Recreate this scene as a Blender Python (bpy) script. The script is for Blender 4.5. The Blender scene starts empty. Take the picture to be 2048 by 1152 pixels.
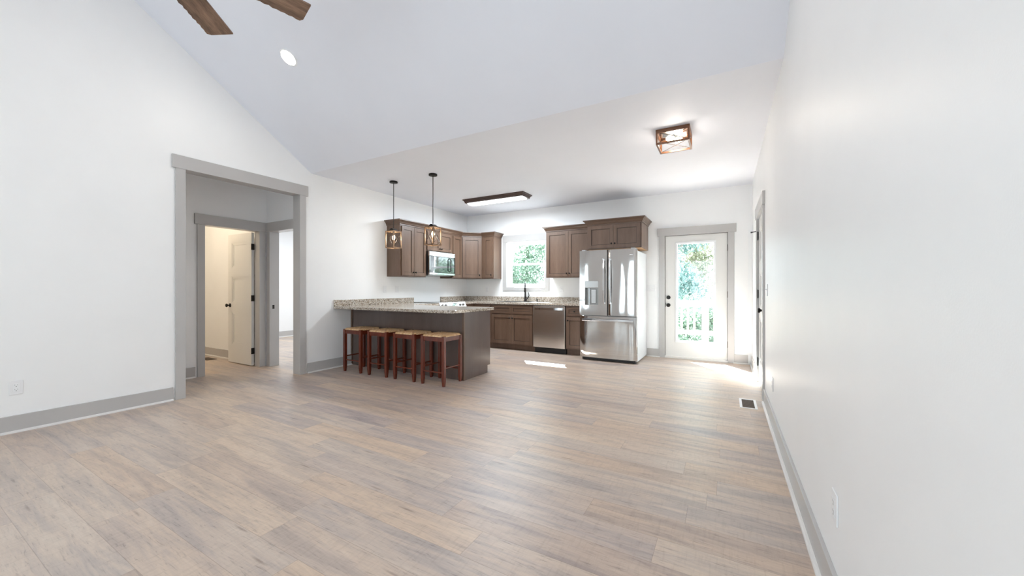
import bpy, bmesh, math, random
from mathutils import Vector, Matrix
R = math.radians
scene = bpy.context.scene
COL = scene.collection

# ------------------------------------------------------------------ camera, world, sun, exposure
FPX = 758.0
cam_d = bpy.data.cameras.new('camera'); cam = bpy.data.objects.new('camera', cam_d); COL.objects.link(cam)
cam.location = (0, 0, 1.18); cam.rotation_euler = (R(90), 0, math.atan(428 / FPX))
cam_d.sensor_width = 36; cam_d.lens = FPX / 2048 * 36; cam_d.shift_y = 1 / 2048; cam_d.clip_start = 0.02
scene.camera = cam
vs = scene.view_settings
scene.display_settings.display_device = 'sRGB'
vs.view_transform = 'Standard'; vs.look = 'None'; vs.gamma = 1.0; vs.use_curve_mapping = False
vs.exposure = 1.13
cy = scene.cycles
cy.max_bounces = 14; cy.diffuse_bounces = 9; cy.glossy_bounces = 5; cy.transparent_max_bounces = 16
cy.use_denoising = True; cy.sample_clamp_indirect = 8.0

world = bpy.data.worlds.new('sky'); scene.world = world; world.use_nodes = True
wn = world.node_tree
wbg = wn.nodes['Background']
wbg.inputs['Color'].default_value = (0.80, 0.90, 1.0, 1); wbg.inputs['Strength'].default_value = 3.0

def add_light(name, kind, loc, energy, color=(1, 1, 1), rot=(0, 0, 0), **kw):
    d = bpy.data.lights.new(name, kind); d.energy = energy; d.color = color
    for k, v in kw.items(): setattr(d, k, v)
    o = bpy.data.objects.new(name, d); COL.objects.link(o); o.location = loc; o.rotation_euler = rot
    return o
sun_dir = Vector((0.57, -0.82, -0.95)).normalized()
sun = add_light('sun', 'SUN', (-6, 16, 12), 46.0, (0.90, 0.95, 1.0), angle=R(0.6))
sun.rotation_euler = sun_dir.to_track_quat('-Z', 'Y').to_euler()

# room planes
XL, XR, YB, YF, ZC = -5.085, 0.352, 6.94, -1.95, 2.80
YS, YR = 3.257, 0.65                       # where the slope starts, where the ridge is
ZR = ZC + (YS - YR) * 2 / 3

# lights of the rooms (bodies of the visible lamps are built further down)
add_light('kitchen_tube_light', 'AREA', (-3.56, 5.737, 2.705), 32, (0.84, 0.93, 1.0), shape='RECTANGLE', size=1.05, size_y=0.18)
SLOPE = math.atan(2 / 3)
CANS = [(-3.826, 2.21), (-0.95, 2.21), (-3.826, -0.9), (-0.95, -0.9)]
def slope_z(y): return ZC + (YS - y) * 2 / 3 if y > YR else ZR - (YR - y) * 2 / 3
for (x, y) in CANS:
    s = 1 if y > YR else -1
    n = Vector((0, -s * math.sin(SLOPE), -math.cos(SLOPE)))
    p = Vector((x, y, slope_z(y))) + n * 0.02
    l = add_light('recessed_bulb', 'AREA', p, 3.5, (1.0, 0.95, 0.88), shape='DISK', size=0.14)
    l.rotation_euler = n.to_track_quat('-Z', 'Y').to_euler()
add_light('bath_bulb', 'POINT', (-7.3, 2.1, 2.4), 13, (1.0, 0.83, 0.58), shadow_soft_size=0.08)
add_light('bedroom_daylight_fill', 'AREA', (-7.4, 5.1, 2.7), 34, (0.86, 0.95, 1.0), shape='SQUARE', size=1.2)  # unseen area light added in place of the bedroom's window daylight
# daylight portals: they only steer sampling towards the openings
def portal(loc, rot, sx, sy):
    o = add_light('daylight_portal', 'AREA', loc, 1, rot=rot, shape='RECTANGLE', size=sx, size_y=sy)
    o.data.cycles.is_portal = True

# ------------------------------------------------------------------ helpers
def newbm(): return bmesh.new()
def box(bm, x0, x1, y0, y1, z0, z1, M=None):
    vs_ = [bm.verts.new(M @ Vector(p) if M else p) for p in
           ((x0, y0, z0), (x1, y0, z0), (x1, y1, z0), (x0, y1, z0), (x0, y0, z1), (x1, y0, z1), (x1, y1, z1), (x0, y1, z1))]
    for f in ((3, 2, 1, 0), (4, 5, 6, 7), (0, 1, 5, 4), (1, 2, 6, 5), (2, 3, 7, 6), (3, 0, 4, 7)):
        bm.faces.new([vs_[i] for i in f])
    return vs_
def prism(bm, poly, a0, a1, axis='z', M=None):
    def P(u, v, a):
        p = {'z': (u, v, a), 'x': (a, u, v), 'y': (u, a, v)}[axis]
        return M @ Vector(p) if M else p
    A = [bm.verts.new(P(u, v, a0)) for u, v in poly]; B = [bm.verts.new(P(u, v, a1)) for u, v in poly]
    n = len(poly)
    fs = [bm.faces.new(list(reversed(A))), bm.faces.new(B)]
    for i in range(n): fs.append(bm.faces.new((A[i], A[(i + 1) % n], B[(i + 1) % n], B[i])))
    bmesh.ops.recalc_face_normals(bm, faces=fs)
def tube(bm, pts, r, seg=10, closed=False):
    pts = [Vector(p) for p in pts]; n = len(pts); rings = []
    rr = r if isinstance(r, (list, tuple)) else [r] * n
    up = None
    for i, p in enumerate(pts):
        d = (pts[min(i + 1, n - 1)] - pts[max(i - 1, 0)]).normalized()
        if up is None:
            up = d.orthogonal().normalized()
        up = (up - d * up.dot(d)).normalized(); s = d.cross(up)
        rings.append([bm.verts.new(p + (up * math.cos(2 * math.pi * k / seg) + s * math.sin(2 * math.pi * k / seg)) * rr[i]) for k in range(seg)])
    fs = []
    for i in range(n - 1):
        for k in range(seg):
            fs.append(bm.faces.new((rings[i][k], rings[i][(k + 1) % seg], rings[i + 1][(k + 1) % seg], rings[i + 1][k])))
    fs.append(bm.faces.new(list(reversed(rings[0])))); fs.append(bm.faces.new(rings[-1]))
    bmesh.ops.recalc_face_normals(bm, faces=fs)
def bar(bm, p0, p1, w, t, up=(0, 0, 1)):
    p0, p1 = Vector(p0), Vector(p1); d = (p1 - p0); L = d.length; d.normalize()
    s = d.cross(Vector(up));
    if s.length < 1e-5: s = d.cross(Vector((1, 0, 0)))
    s.normalize(); u = s.cross(d)
    M = Matrix((d, s, u)).transposed().to_4x4(); M.translation = p0
    box(bm, 0, L, -w / 2, w / 2, -t / 2, t / 2, M)
def ribbon(bm, pts, w, t, side):
    """one continuous flat bar along pts; side is the direction of its width"""
    pts = [Vector(p) for p in pts]; sd = Vector(side).normalized(); rings = []; n = len(pts)
    for i, p in enumerate(pts):
        d = (pts[min(i + 1, n - 1)] - pts[max(i - 1, 0)]).normalized(); u = d.cross(sd).normalized()
        rings.append([bm.verts.new(p + sd * (a * w / 2) + u * (b_ * t / 2)) for a, b_ in ((-1, -1), (1, -1), (1, 1), (-1, 1))])
    fs = []
    for a, b_ in zip(rings, rings[1:]):
        for k in range(4): fs.append(bm.faces.new((a[k], a[(k + 1) % 4], b_[(k + 1) % 4], b_[k])))
    fs.append(bm.faces.new(rings[0][::-1])); fs.append(bm.faces.new(rings[-1]))
    bmesh.ops.recalc_face_normals(bm, faces=fs)
def lathe(bm, prof, seg=20, M=None):
    """prof: list of (r, z)"""
    rings = []
    for r, z in prof:
        if r < 1e-6:
            p = Vector((0, 0, z)); rings.append([bm.verts.new(M @ p if M else p)])
        else:
            ring = []
            for k in range(seg):
                a = 2 * math.pi * k / seg; p = Vector((r * math.cos(a), r * math.sin(a), z)); ring.append(bm.verts.new(M @ p if M else p))
            rings.append(ring)
    fs = []
    for a, b in zip(rings, rings[1:]):
        for k in range(seg):
            q = [a[k % len(a)], a[(k + 1) % len(a)], b[(k + 1) % len(b)], b[k % len(b)]]
            u = []
            for v in q:
                if v not in u: u.append(v)
            if len(u) >= 3: fs.append(bm.faces.new(u))
    if len(rings[0]) > 1: fs.append(bm.faces.new(list(reversed(rings[0]))))
    if len(rings[-1]) > 1: fs.append(bm.faces.new(rings[-1]))
    bmesh.ops.recalc_face_normals(bm, faces=fs)
def sweep(bm, path, prof, M=None):
    """mitred sweep of a closed profile (out, z) along an open XY path; out is to the right of travel"""
    n = len(path); P = [Vector(p) for p in path]; rings = []
    for i in range(n):
        d0 = (P[i] - P[i - 1]).normalized() if i > 0 else None
        d1 = (P[i + 1] - P[i]).normalized() if i < n - 1 else None
        d0 = d0 or d1; d1 = d1 or d0
        n0 = Vector((d0.y, -d0.x)); n1 = Vector((d1.y, -d1.x)); m = (n0 + n1).normalized(); m = m / max(0.2, m.dot(n0))
        ring = []
        for o_, z in prof:
            p = Vector((P[i].x + m.x * o_, P[i].y + m.y * o_, z)); ring.append(bm.verts.new(M @ p if M else p))
        rings.append(ring)
    k = len(prof); fs = []
    for a, b in zip(rings, rings[1:]):
        for j in range(k): fs.append(bm.faces.new((a[j], a[(j + 1) % k], b[(j + 1) % k], b[j])))
    fs.append(bm.faces.new(list(reversed(rings[0])))); fs.append(bm.faces.new(rings[-1]))
    bmesh.ops.recalc_face_normals(bm, faces=fs)
ORIG = {}
def obj(name, bm, mat, parent=None, local=False, bevel=0.0, smooth=False, label=None, kind=None):
    """links one mesh; shapes are given in the parent's frame when local, else in the room's frame"""
    if parent is not None and not local:
        bmesh.ops.translate(bm, verts=bm.verts, vec=-ORIG[parent.name])
    me = bpy.data.meshes.new(name); bm.to_mesh(me); bm.free()
    o = bpy.data.objects.new(name, me); COL.objects.link(o)
    for m in (mat if isinstance(mat, list) else [mat]): me.materials.append(m)
    if parent is not None:
        o.parent = parent; ORIG[o.name] = ORIG.get(parent.name, Vector())
    else: ORIG[o.name] = Vector()
    if smooth:
        for p in me.polygons: p.use_smooth = True
        me.set_sharp_from_angle(angle=R(38))
    if bevel:
        b = o.modifiers.new('bevel', 'BEVEL'); b.width = bevel; b.segments = 2; b.limit_method = 'ANGLE'; b.angle_limit = R(40)
    if label: o['label'] = label
    if kind: o['kind'] = kind
    return o
def tag(o, label, cat, group=None, kind=None):
    o['label'] = label; o['category'] = cat
    if group: o['group'] = group
    if kind: o['kind'] = kind
    return o
def thing(name, loc, label, cat, rotz=0.0, group=None, kind=None):
    o = bpy.data.objects.new(name, None); COL.objects.link(o); o.location = loc; o.rotation_euler = (0, 0, rotz)
    o.empty_display_size = 0.1
    ORIG[o.name] = Vector(loc)
    return tag(o, label, cat, group, kind)
def struct(name, bm, mat, label, cat, **kw):
    return tag(obj(name, bm, mat, **kw), label, cat, kind='structure')
def dup(root, loc, label):
    r = root.copy(); COL.objects.link(r); r.location = loc; r['label'] = label
    for ch in list(root.children):
        c = ch.copy(); COL.objects.link(c); c.parent = r
        for g in ch.children:
            d = g.copy(); COL.objects.link(d); d.parent = c
    return r

# ------------------------------------------------------------------ materials
def mat_new(name):
    m = bpy.data.materials.new(name); m.use_nodes = True
    nt = m.node_tree; return m, nt, nt.nodes['Principled BSDF']
def N(nt, t, **kw):
    n = nt.nodes.new(t)
    for k, v in kw.items():
        if k.startswith('i_'): n.inputs[k[2:].replace('_', ' ')].default_value = v
        else: setattr(n, k, v)
    return n
def math_n(nt, op, a, b=None, c=None):
    n = nt.nodes.new('ShaderNodeMath'); n.operation = op
    for i, v in enumerate((a, b, c)):
        if v is None: continue
        if isinstance(v, (int, float)): n.inputs[i].default_value = v
        else: nt.links.new(v, n.inputs[i])
    return n.outputs[0]
def ramp(nt, fac, stops):
    r = nt.nodes.new('ShaderNodeValToRGB'); e = r.color_ramp.elements
    while len(e) < len(stops): e.new(0.5)
    for el, (p, c) in zip(e, stops): el.position = p; el.color = (*c, 1)
    nt.links.new(fac, r.inputs[0]); return r.outputs[0]
def simple(name, col, rough=0.5, metal=0.0, noise=0.0, nscale=20, bump=0.0, bscale=60, coat=0.0, spec=0.5, ior=None):
    m, nt, b = mat_new(name)
    b.inputs['Roughness'].default_value = rough; b.inputs['Metallic'].default_value = metal
    b.inputs['Specular IOR Level'].default_value = spec
    if ior: b.inputs['IOR'].default_value = ior
    if coat: b.inputs['Coat Weight'].default_value = coat; b.inputs['Coat Roughness'].default_value = 0.15
    tc = N(nt, 'ShaderNodeTexCoord')
    nz = N(nt, 'ShaderNodeTexNoise'); nz.inputs['Scale'].default_value = nscale; nz.inputs['Detail'].default_value = 4
    nt.links.new(tc.outputs['Object'], nz.inputs['Vector'])
    a = [c * (1 - noise) for c in col]; c2 = [min(1, c * (1 + noise)) for c in col]
    nt.links.new(ramp(nt, nz.outputs['Fac'], [(0.3, a), (0.7, c2)]), b.inputs['Base Color'])
    if bump:
        n2 = N(nt, 'ShaderNodeTexNoise'); n2.inputs['Scale'].default_value = bscale; n2.inputs['Detail'].default_value = 3
        nt.links.new(tc.outputs['Object'], n2.inputs['Vector'])
        bp = N(nt, 'ShaderNodeBump'); bp.inputs['Strength'].default_value = bump; bp.inputs['Distance'].default_value = 0.01
        nt.links.new(n2.outputs['Fac'], bp.inputs['Height']); nt.links.new(bp.outputs[0], b.inputs['Normal'])
    return m
def emit(name, col, s):
    m, nt, b = mat_new(name)
    b.inputs['Base Color'].default_value = (*col, 1)
    b.inputs['Emission Color'].default_value = (*col, 1); b.inputs['Emission Strength'].default_value = s
    return m
def wood(name, dark, light, axis='z', rough=0.38, coat=0.3, scale=6.0):
    m, nt, b = mat_new(name)
    tc = N(nt, 'ShaderNodeTexCoord'); mp = N(nt, 'ShaderNodeMapping')
    st = {'x': (0.12, 1, 1), 'y': (1, 0.12, 1), 'z': (1, 1, 0.12)}[axis]
    mp.inputs['Scale'].default_value = [v * scale for v in st]
    nt.links.new(tc.outputs['Object'], mp.inputs['Vector'])
    n1 = N(nt, 'ShaderNodeTexNoise'); n1.inputs['Scale'].default_value = 1.2; n1.inputs['Detail'].default_value = 5; n1.inputs['Distortion'].default_value = 0.4
    n2 = N(nt, 'ShaderNodeTexNoise'); n2.inputs['Scale'].default_value = 12; n2.inputs['Detail'].default_value = 3
    nt.links.new(mp.outputs[0], n1.inputs['Vector']); nt.links.new(mp.outputs[0], n2.inputs['Vector'])
    f = math_n(nt, 'ADD', math_n(nt, 'MULTIPLY', n1.outputs['Fac'], 0.7), math_n(nt, 'MULTIPLY', n2.outputs['Fac'], 0.3))
    nt.links.new(ramp(nt, f, [(0.32, dark), (0.68, light)]), b.inputs['Base Color'])
    b.inputs['Roughness'].default_value = rough; b.inputs['Coat Weight'].default_value = coat; b.inputs['Coat Roughness'].default_value = 0.25
    bp = N(nt, 'ShaderNodeBump'); bp.inputs['Strength'].default_value = 0.05; bp.inputs['Distance'].default_value = 0.004
    nt.links.new(n2.outputs['Fac'], bp.inputs['Height']); nt.links.new(bp.outputs[0], b.inputs['Normal'])
    return m
def glass(name, tint=(0.96, 0.99, 0.98)):
    m = bpy.data.materials.new(name); m.use_nodes = True; nt = m.node_tree; nt.nodes.clear()
    out = N(nt, 'ShaderNodeOutputMaterial'); tr = N(nt, 'ShaderNodeBsdfTransparent'); gl = N(nt, 'ShaderNodeBsdfGlossy')
    tr.inputs['Color'].default_value = (*tint, 1); gl.inputs['Roughness'].default_value = 0.0
    lw = N(nt, 'ShaderNodeLayerWeight'); lw.inputs['Blend'].default_value = 0.5      # facing: same from both sides of the pane
    fr = math_n(nt, 'ADD', math_n(nt, 'MULTIPLY', math_n(nt, 'POWER', lw.outputs['Facing'], 5.0), 0.9), 0.04)
    mx = N(nt, 'ShaderNodeMixShader')
    nt.links.new(fr, mx.inputs[0]); nt.links.new(tr.outputs[0], mx.inputs[1]); nt.links.new(gl.outputs[0], mx.inputs[2])
    nt.links.new(mx.outputs[0], out.inputs[0]); return m
def floor_mat():
    m, nt, b = mat_new('plank_floor'); L = nt.links.new
    geo = N(nt, 'ShaderNodeNewGeometry'); sp = N(nt, 'ShaderNodeSeparateXYZ'); L(geo.outputs['Position'], sp.inputs[0])
    X, Y = sp.outputs[0], sp.outputs[1]
    ry = math_n(nt, 'DIVIDE', math_n(nt, 'SUBTRACT', Y, 2.27), 0.1845)
    row = math_n(nt, 'FLOOR', ry); fy = math_n(nt, 'FRACT', ry)
    wr = N(nt, 'ShaderNodeTexWhiteNoise', noise_dimensions='1D'); L(row, wr.inputs['W'])
    rx = math_n(nt, 'ADD', math_n(nt, 'DIVIDE', X, 1.22), math_n(nt, 'MULTIPLY', wr.outputs['Value'], 7.0))
    pl = math_n(nt, 'FLOOR', rx); fx = math_n(nt, 'FRACT', rx)
    idv = N(nt, 'ShaderNodeCombineXYZ'); L(pl, idv.inputs[0]); L(row, idv.inputs[1])
    wp = N(nt, 'ShaderNodeTexWhiteNoise', noise_dimensions='2D'); L(idv.outputs[0], wp.inputs['Vector'])
    rnd = wp.outputs['Value']
    # grain coordinates, shifted per plank
    gv = N(nt, 'ShaderNodeCombineXYZ')
    L(math_n(nt, 'ADD', math_n(nt, 'MULTIPLY', X, 0.9), math_n(nt, 'MULTIPLY', rnd, 53.0)), gv.inputs[0])
    L(math_n(nt, 'MULTIPLY', Y, 8.0), gv.inputs[1]); L(math_n(nt, 'MULTIPLY', rnd, 17.0), gv.inputs[2])
    def nz(scale, detail, dist=0.0, rough=0.6, vec=None):
        n = N(nt, 'ShaderNodeTexNoise'); n.inputs['Scale'].default_value = scale; n.inputs['Detail'].default_value = detail
        n.inputs['Distortion'].default_value = dist; n.inputs['Roughness'].default_value = rough
        L((vec or gv).outputs[0], n.inputs['Vector']); return n.outputs['Fac']
    big = nz(1.6, 3, 0.6); fine = nz(11.0, 7, 0.5, 0.72); 
    sv = N(nt, 'ShaderNodeCombineXYZ')          # saw marks across the plank
    L(math_n(nt, 'MULTIPLY', X, 60.0), sv.inputs[0]); L(math_n(nt, 'MULTIPLY', Y, 9.0), sv.inputs[1])
    saw = nz(1.0, 3, 0.3, 0.6, sv)
    base = ramp(nt, rnd, [(0.0, (0.40, 0.315, 0.27)), (0.22, (0.60, 0.46, 0.34)), (0.45, (0.42, 0.36, 0.335)), (0.62, (0.50, 0.43, 0.375)), (0.8, (0.62, 0.50, 0.39)), (1.0, (0.38, 0.32, 0.31))])
    hue = ramp(nt, big, [(0.34, (0.26, 0.225, 0.220)), (0.45, (0.40, 0.335, 0.30)), (0.56, (0.55, 0.44, 0.355)), (0.70, (0.62, 0.52, 0.43))])
    mx = N(nt, 'ShaderNodeMix', data_type='RGBA'); mx.inputs[0].default_value = 0.45; L(base, mx.inputs[6]); L(hue, mx.inputs[7])
    f2 = ramp(nt, fine, [(0.30, (0.42, 0.40, 0.41)), (0.43, (0.90, 0.89, 0.89)), (0.75, (1.12, 1.11, 1.09))])
    m2 = N(nt, 'ShaderNodeMix', data_type='RGBA', blend_type='MULTIPLY'); m2.inputs[0].default_value = 0.75; L(mx.outputs[2], m2.inputs[6]); L(f2, m2.inputs[7])
    sawc = ramp(nt, saw, [(0.32, (0.86, 0.85, 0.84)), (0.5, (1, 1, 1))])
    m3 = N(nt, 'ShaderNodeMix', data_type='RGBA', blend_type='MULTIPLY'); m3.inputs[0].default_value = 0.6; L(m2.outputs[2], m3.inputs[6]); L(sawc, m3.inputs[7])
    # knots
    vo = N(nt, 'ShaderNodeTexVoronoi'); vo.inputs['Scale'].default_value = 1.5; L(gv.outputs[0], vo.inputs['Vector'])
    kn = ramp(nt, vo.outputs['Distance'], [(0.02, (0.45, 0.40, 0.38)), (0.10, (1, 1, 1))])
    m4 = N(nt, 'ShaderNodeMix', data_type='RGBA', blend_type='MULTIPLY'); m4.inputs[0].default_value = 0.7; L(m3.outputs[2], m4.inputs[6]); L(kn, m4.inputs[7])
    # joints
    dy = math_n(nt, 'MULTIPLY', math_n(nt, 'MINIMUM', fy, math_n(nt, 'SUBTRACT', 1.0, fy)), 0.1845)
    dx = math_n(nt, 'MULTIPLY', math_n(nt, 'MINIMUM', fx, math_n(nt, 'SUBTRACT', 1.0, fx)), 1.22)
    dj = math_n(nt, 'MINIMUM', dx, dy)
    jm = ramp(nt, math_n(nt, 'MULTIPLY', dj, 100.0), [(0.06, (0.55, 0.51, 0.49)), (0.20, (1, 1, 1))])
    m5 = N(nt, 'ShaderNodeMix', data_type='RGBA', blend_type='MULTIPLY'); m5.inputs[0].default_value = 0.55; L(m4.outputs[2], m5.inputs[6]); L(jm, m5.inputs[7])
    hs = N(nt, 'ShaderNodeHueSaturation'); hs.inputs['Value'].default_value = 1.07; hs.inputs['Saturation'].default_value = 1.04; L(m5.outputs[2], hs.inputs['Color']); L(hs.outputs[0], b.inputs['Base Color'])
    L(math_n(nt, 'ADD', math_n(nt, 'MULTIPLY', fine, 0.12), 0.33), b.inputs['Roughness'])
    b.inputs['Specular IOR Level'].default_value = 0.50
    bp = N(nt, 'ShaderNodeBump'); bp.inputs['Strength'].default_value = 0.12; bp.inputs['Distance'].default_value = 0.003
    L(math_n(nt, 'ADD', fine, math_n(nt, 'MULTIPLY', jm, 0.6)), bp.inputs['Height']); L(bp.outputs[0], b.inputs['Normal'])
    return m
def granite():
    m, nt, b = mat_new('granite'); L = nt.links.new
    tc = N(nt, 'ShaderNodeTexCoord')
    def nz(s, d, r=0.6):
        n = N(nt, 'ShaderNodeTexNoise'); n.inputs['Scale'].default_value = s; n.inputs['Detail'].default_value = d; n.inputs['Roughness'].default_value = r
        L(tc.outputs['Object'], n.inputs['Vector']); return n.outputs['Fac']
    a = ramp(nt, nz(58, 3), [(0.30, (0.10, 0.075, 0.06)), (0.42, (0.36, 0.28, 0.21)), (0.52, (0.55, 0.49, 0.42)), (0.72, (0.66, 0.62, 0.56))])
    k = ramp(nt, nz(88, 2, 0.5), [(0.36, (0.10, 0.09, 0.085)), (0.44, (1, 1, 1))])
    mx = N(nt, 'ShaderNodeMix', data_type='RGBA', blend_type='MULTIPLY'); mx.inputs[0].default_value = 1.0; L(a, mx.inputs[6]); L(k, mx.inputs[7])
    L(mx.outputs[2], b.inputs['Base Color']); b.inputs['Roughness'].default_value = 0.12
    return m
def steel(name, col=(0.62, 0.61, 0.60), rough=0.2, wav=0.0, wscale=(1, 1, 1)):
    m, nt, b = mat_new(name); L = nt.links.new
    b.inputs['Base Color'].default_value = (*col, 1); b.inputs['Metallic'].default_value = 1.0
    tc = N(nt, 'ShaderNodeTexCoord'); mp = N(nt, 'ShaderNodeMapping'); mp.inputs['Scale'].default_value = (4, 4, 220)
    L(tc.outputs['Object'], mp.inputs['Vector'])
    n = N(nt, 'ShaderNodeTexNoise'); n.inputs['Scale'].default_value = 1.0; n.inputs['Detail'].default_value = 2; L(mp.outputs[0], n.inputs['Vector'])
    L(math_n(nt, 'ADD', math_n(nt, 'MULTIPLY', n.outputs['Fac'], 0.10), rough - 0.05), b.inputs['Roughness'])
    if wav:
        m2 = N(nt, 'ShaderNodeMapping'); m2.inputs['Scale'].default_value = wscale; L(tc.outputs['Object'], m2.inputs['Vector'])
        n2 = N(nt, 'ShaderNodeTexNoise'); n2.inputs['Scale'].default_value = 1.0; n2.inputs['Detail'].default_value = 1; L(m2.outputs[0], n2.inputs['Vector'])
        bp = N(nt, 'ShaderNodeBump'); bp.inputs['Strength'].default_value = 1.0; bp.inputs['Distance'].default_value = wav
        L(n2.outputs['Fac'], bp.inputs['Height']); L(bp.outputs[0], b.inputs['Normal'])
    return m
def rush():
    m, nt, b = mat_new('woven_rush'); L = nt.links.new
    tc = N(nt, 'ShaderNodeTexCoord'); sp = N(nt, 'ShaderNodeSeparateXYZ'); L(tc.outputs['Object'], sp.inputs[0])
    ax = math_n(nt, 'ABSOLUTE', sp.outputs[0]); ay = math_n(nt, 'ABSOLUTE', sp.outputs[1])
    g = math_n(nt, 'GREATER_THAN', ax, ay)
    c = math_n(nt, 'ADD', math_n(nt, 'MULTIPLY', g, sp.outputs[1]), math_n(nt, 'MULTIPLY', math_n(nt, 'SUBTRACT', 1.0, g), sp.outputs[0]))
    s = math_n(nt, 'ABSOLUTE', math_n(nt, 'SINE', math_n(nt, 'MULTIPLY', c, 430.0)))
    nz = N(nt, 'ShaderNodeTexNoise'); nz.inputs['Scale'].default_value = 34; nz.inputs['Detail'].default_value = 3; L(tc.outputs['Object'], nz.inputs['Vector'])
    st = N(nt, 'ShaderNodeTexWhiteNoise', noise_dimensions='1D'); L(math_n(nt, 'ADD', math_n(nt, 'FLOOR', math_n(nt, 'DIVIDE', math_n(nt, 'MULTIPLY', c, 430.0), math.pi)), math_n(nt, 'MULTIPLY', g, 71.0)), st.inputs['W'])
    mixv = math_n(nt, 'ADD', math_n(nt, 'MULTIPLY', nz.outputs['Fac'], 0.55), math_n(nt, 'MULTIPLY', st.outputs['Value'], 0.45))
    col = ramp(nt, mixv, [(0.22, (0.52, 0.27, 0.11)), (0.5, (0.74, 0.47, 0.24)), (0.8, (0.86, 0.64, 0.40))])
    sh = ramp(nt, s, [(0.0, (0.62, 0.55, 0.48)), (0.5, (1, 1, 1))])
    mx = N(nt, 'ShaderNodeMix', data_type='RGBA', blend_type='MULTIPLY'); mx.inputs[0].default_value = 0.8; L(col, mx.inputs[6]); L(sh, mx.inputs[7])
    L(mx.outputs[2], b.inputs['Base Color']); b.inputs['Roughness'].default_value = 0.6
    bp = N(nt, 'ShaderNodeBump'); bp.inputs['Strength'].default_value = 0.7; bp.inputs['Distance'].default_value = 0.004
    L(s, bp.inputs['Height']); L(bp.outputs[0], b.inputs['Normal'])
    return m
def leaf(name, a, c):
    m = bpy.data.materials.new(name); m.use_nodes = True; nt = m.node_tree; nt.nodes.clear(); L = nt.links.new
    out = N(nt, 'ShaderNodeOutputMaterial'); d = N(nt, 'ShaderNodeBsdfDiffuse'); t = N(nt, 'ShaderNodeBsdfTranslucent'); mx = N(nt, 'ShaderNodeMixShader')
    tc = N(nt, 'ShaderNodeTexCoord'); nz = N(nt, 'ShaderNodeTexNoise'); nz.inputs['Scale'].default_value = 5.0; nz.inputs['Detail'].default_value = 4
    L(tc.outputs['Object'], nz.inputs['Vector']); col = ramp(nt, nz.outputs['Fac'], [(0.34, a), (0.50, c), (0.62, tuple(min(0.85, v * 1.6 + 0.12) for v in c))])  # palest stop paints sunlit glints into the leaf colour
    L(col, d.inputs['Color']); L(col, t.inputs['Color']); mx.inputs[0].default_value = 0.5
    L(d.outputs[0], mx.inputs[1]); L(t.outputs[0], mx.inputs[2]); L(mx.outputs[0], out.inputs[0]); return m

M_WALL = simple('wall_paint', (0.87, 0.87, 0.87), 0.42, noise=0.01, nscale=3, bump=0.03, bscale=240)
M_CEIL = simple('ceiling_paint', (0.80, 0.82, 0.885), 0.65, noise=0.01, nscale=2)
M_TRIM = simple('grey_trim_paint', (0.48, 0.465, 0.455), 0.24, noise=0.01, nscale=4)
M_DOOR = simple('door_paint', (0.72, 0.71, 0.69), 0.35, noise=0.01, nscale=4)
M_SHOE = simple('shoe_moulding_paint', (0.72, 0.70, 0.68), 0.35)
M_WHITE = simple('white_vinyl', (0.85, 0.86, 0.87), 0.35)
M_PLATE = simple('white_plastic', (0.82, 0.82, 0.83), 0.3)
M_SLOT = simple('dark_slot', (0.33, 0.33, 0.33), 0.5)
M_BLACK = simple('black_plastic', (0.012, 0.012, 0.013), 0.35)
M_BRONZE = simple('oil_rubbed_bronze', (0.018, 0.015, 0.013), 0.35, metal=0.5)
M_FLOOR = floor_mat()
M_CAB = wood('stained_cabinet_wood', (0.098, 0.055, 0.035), (0.160, 0.098, 0.066), 'z', 0.38, 0.18)
M_CABH = wood('stained_cabinet_wood_horizontal', (0.092, 0.051, 0.032), (0.150, 0.091, 0.060), 'x', 0.38, 0.18)
M_PEN = wood('stained_panel_wood', (0.084, 0.056, 0.047), (0.122, 0.085, 0.072), 'z', 0.32, 0.6)
M_GLAZE_SHADE = simple('glaze_and_groove_shade', (0.020, 0.011, 0.007), 0.5)
M_RAW = wood('raw_wood', (0.45, 0.27, 0.14), (0.62, 0.40, 0.22), 'x', 0.6, 0.0)
M_STOOL = wood('mahogany', (0.07, 0.010, 0.004), (0.17, 0.027, 0.009), 'z', 0.25, 0.5, 10)
M_RUSH = rush()
M_GRAN = granite()
M_SS = steel('stainless', (0.55, 0.54, 0.53), 0.20)
M_FRIDGE = steel('fridge_stainless', (0.58, 0.565, 0.55), 0.06, 0.012, (3.0, 3.0, 0.9))
M_DW = steel('dishwasher_stainless', (0.72, 0.69, 0.66), 0.20, 0.005, (4.0, 4.0, 1.0))
M_CHROME = steel('bright_steel', (0.72, 0.73, 0.75), 0.10)
M_FRSIDE = simple('fridge_side_grey', (0.62, 0.635, 0.65), 0.35, noise=0.01)
M_DARKSTEEL = steel('dark_steel', (0.30, 0.29, 0.28), 0.3)
M_BGLASS = simple('black_glass', (0.006, 0.008, 0.008), 0.03, spec=1.0, ior=1.9)
M_FAUCET = simple('dark_bronze_faucet', (0.03, 0.026, 0.026), 0.3, metal=0.7)
M_FIXWOOD = wood('brown_fixture_wood', (0.10, 0.035, 0.012), (0.22, 0.085, 0.032), 'x', 0.4, 0.2, 14)
M_PENDFR = wood('weathered_fixture_wood', (0.16, 0.085, 0.04), (0.33, 0.20, 0.11), 'z', 0.5, 0.1, 14)
M_WIRE = simple('bronze_wire', (0.06, 0.045, 0.035), 0.35, metal=0.8)
M_TUBEFR = wood('dark_walnut', (0.05, 0.028, 0.022), (0.10, 0.06, 0.05), 'x', 0.4, 0.2, 10)
M_BLADE = wood('barnwood_blade', (0.07, 0.038, 0.026), (0.34, 0.215, 0.145), 'x', 0.6, 0.0, 16)
M_GLASS = glass('window_glass')
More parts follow.
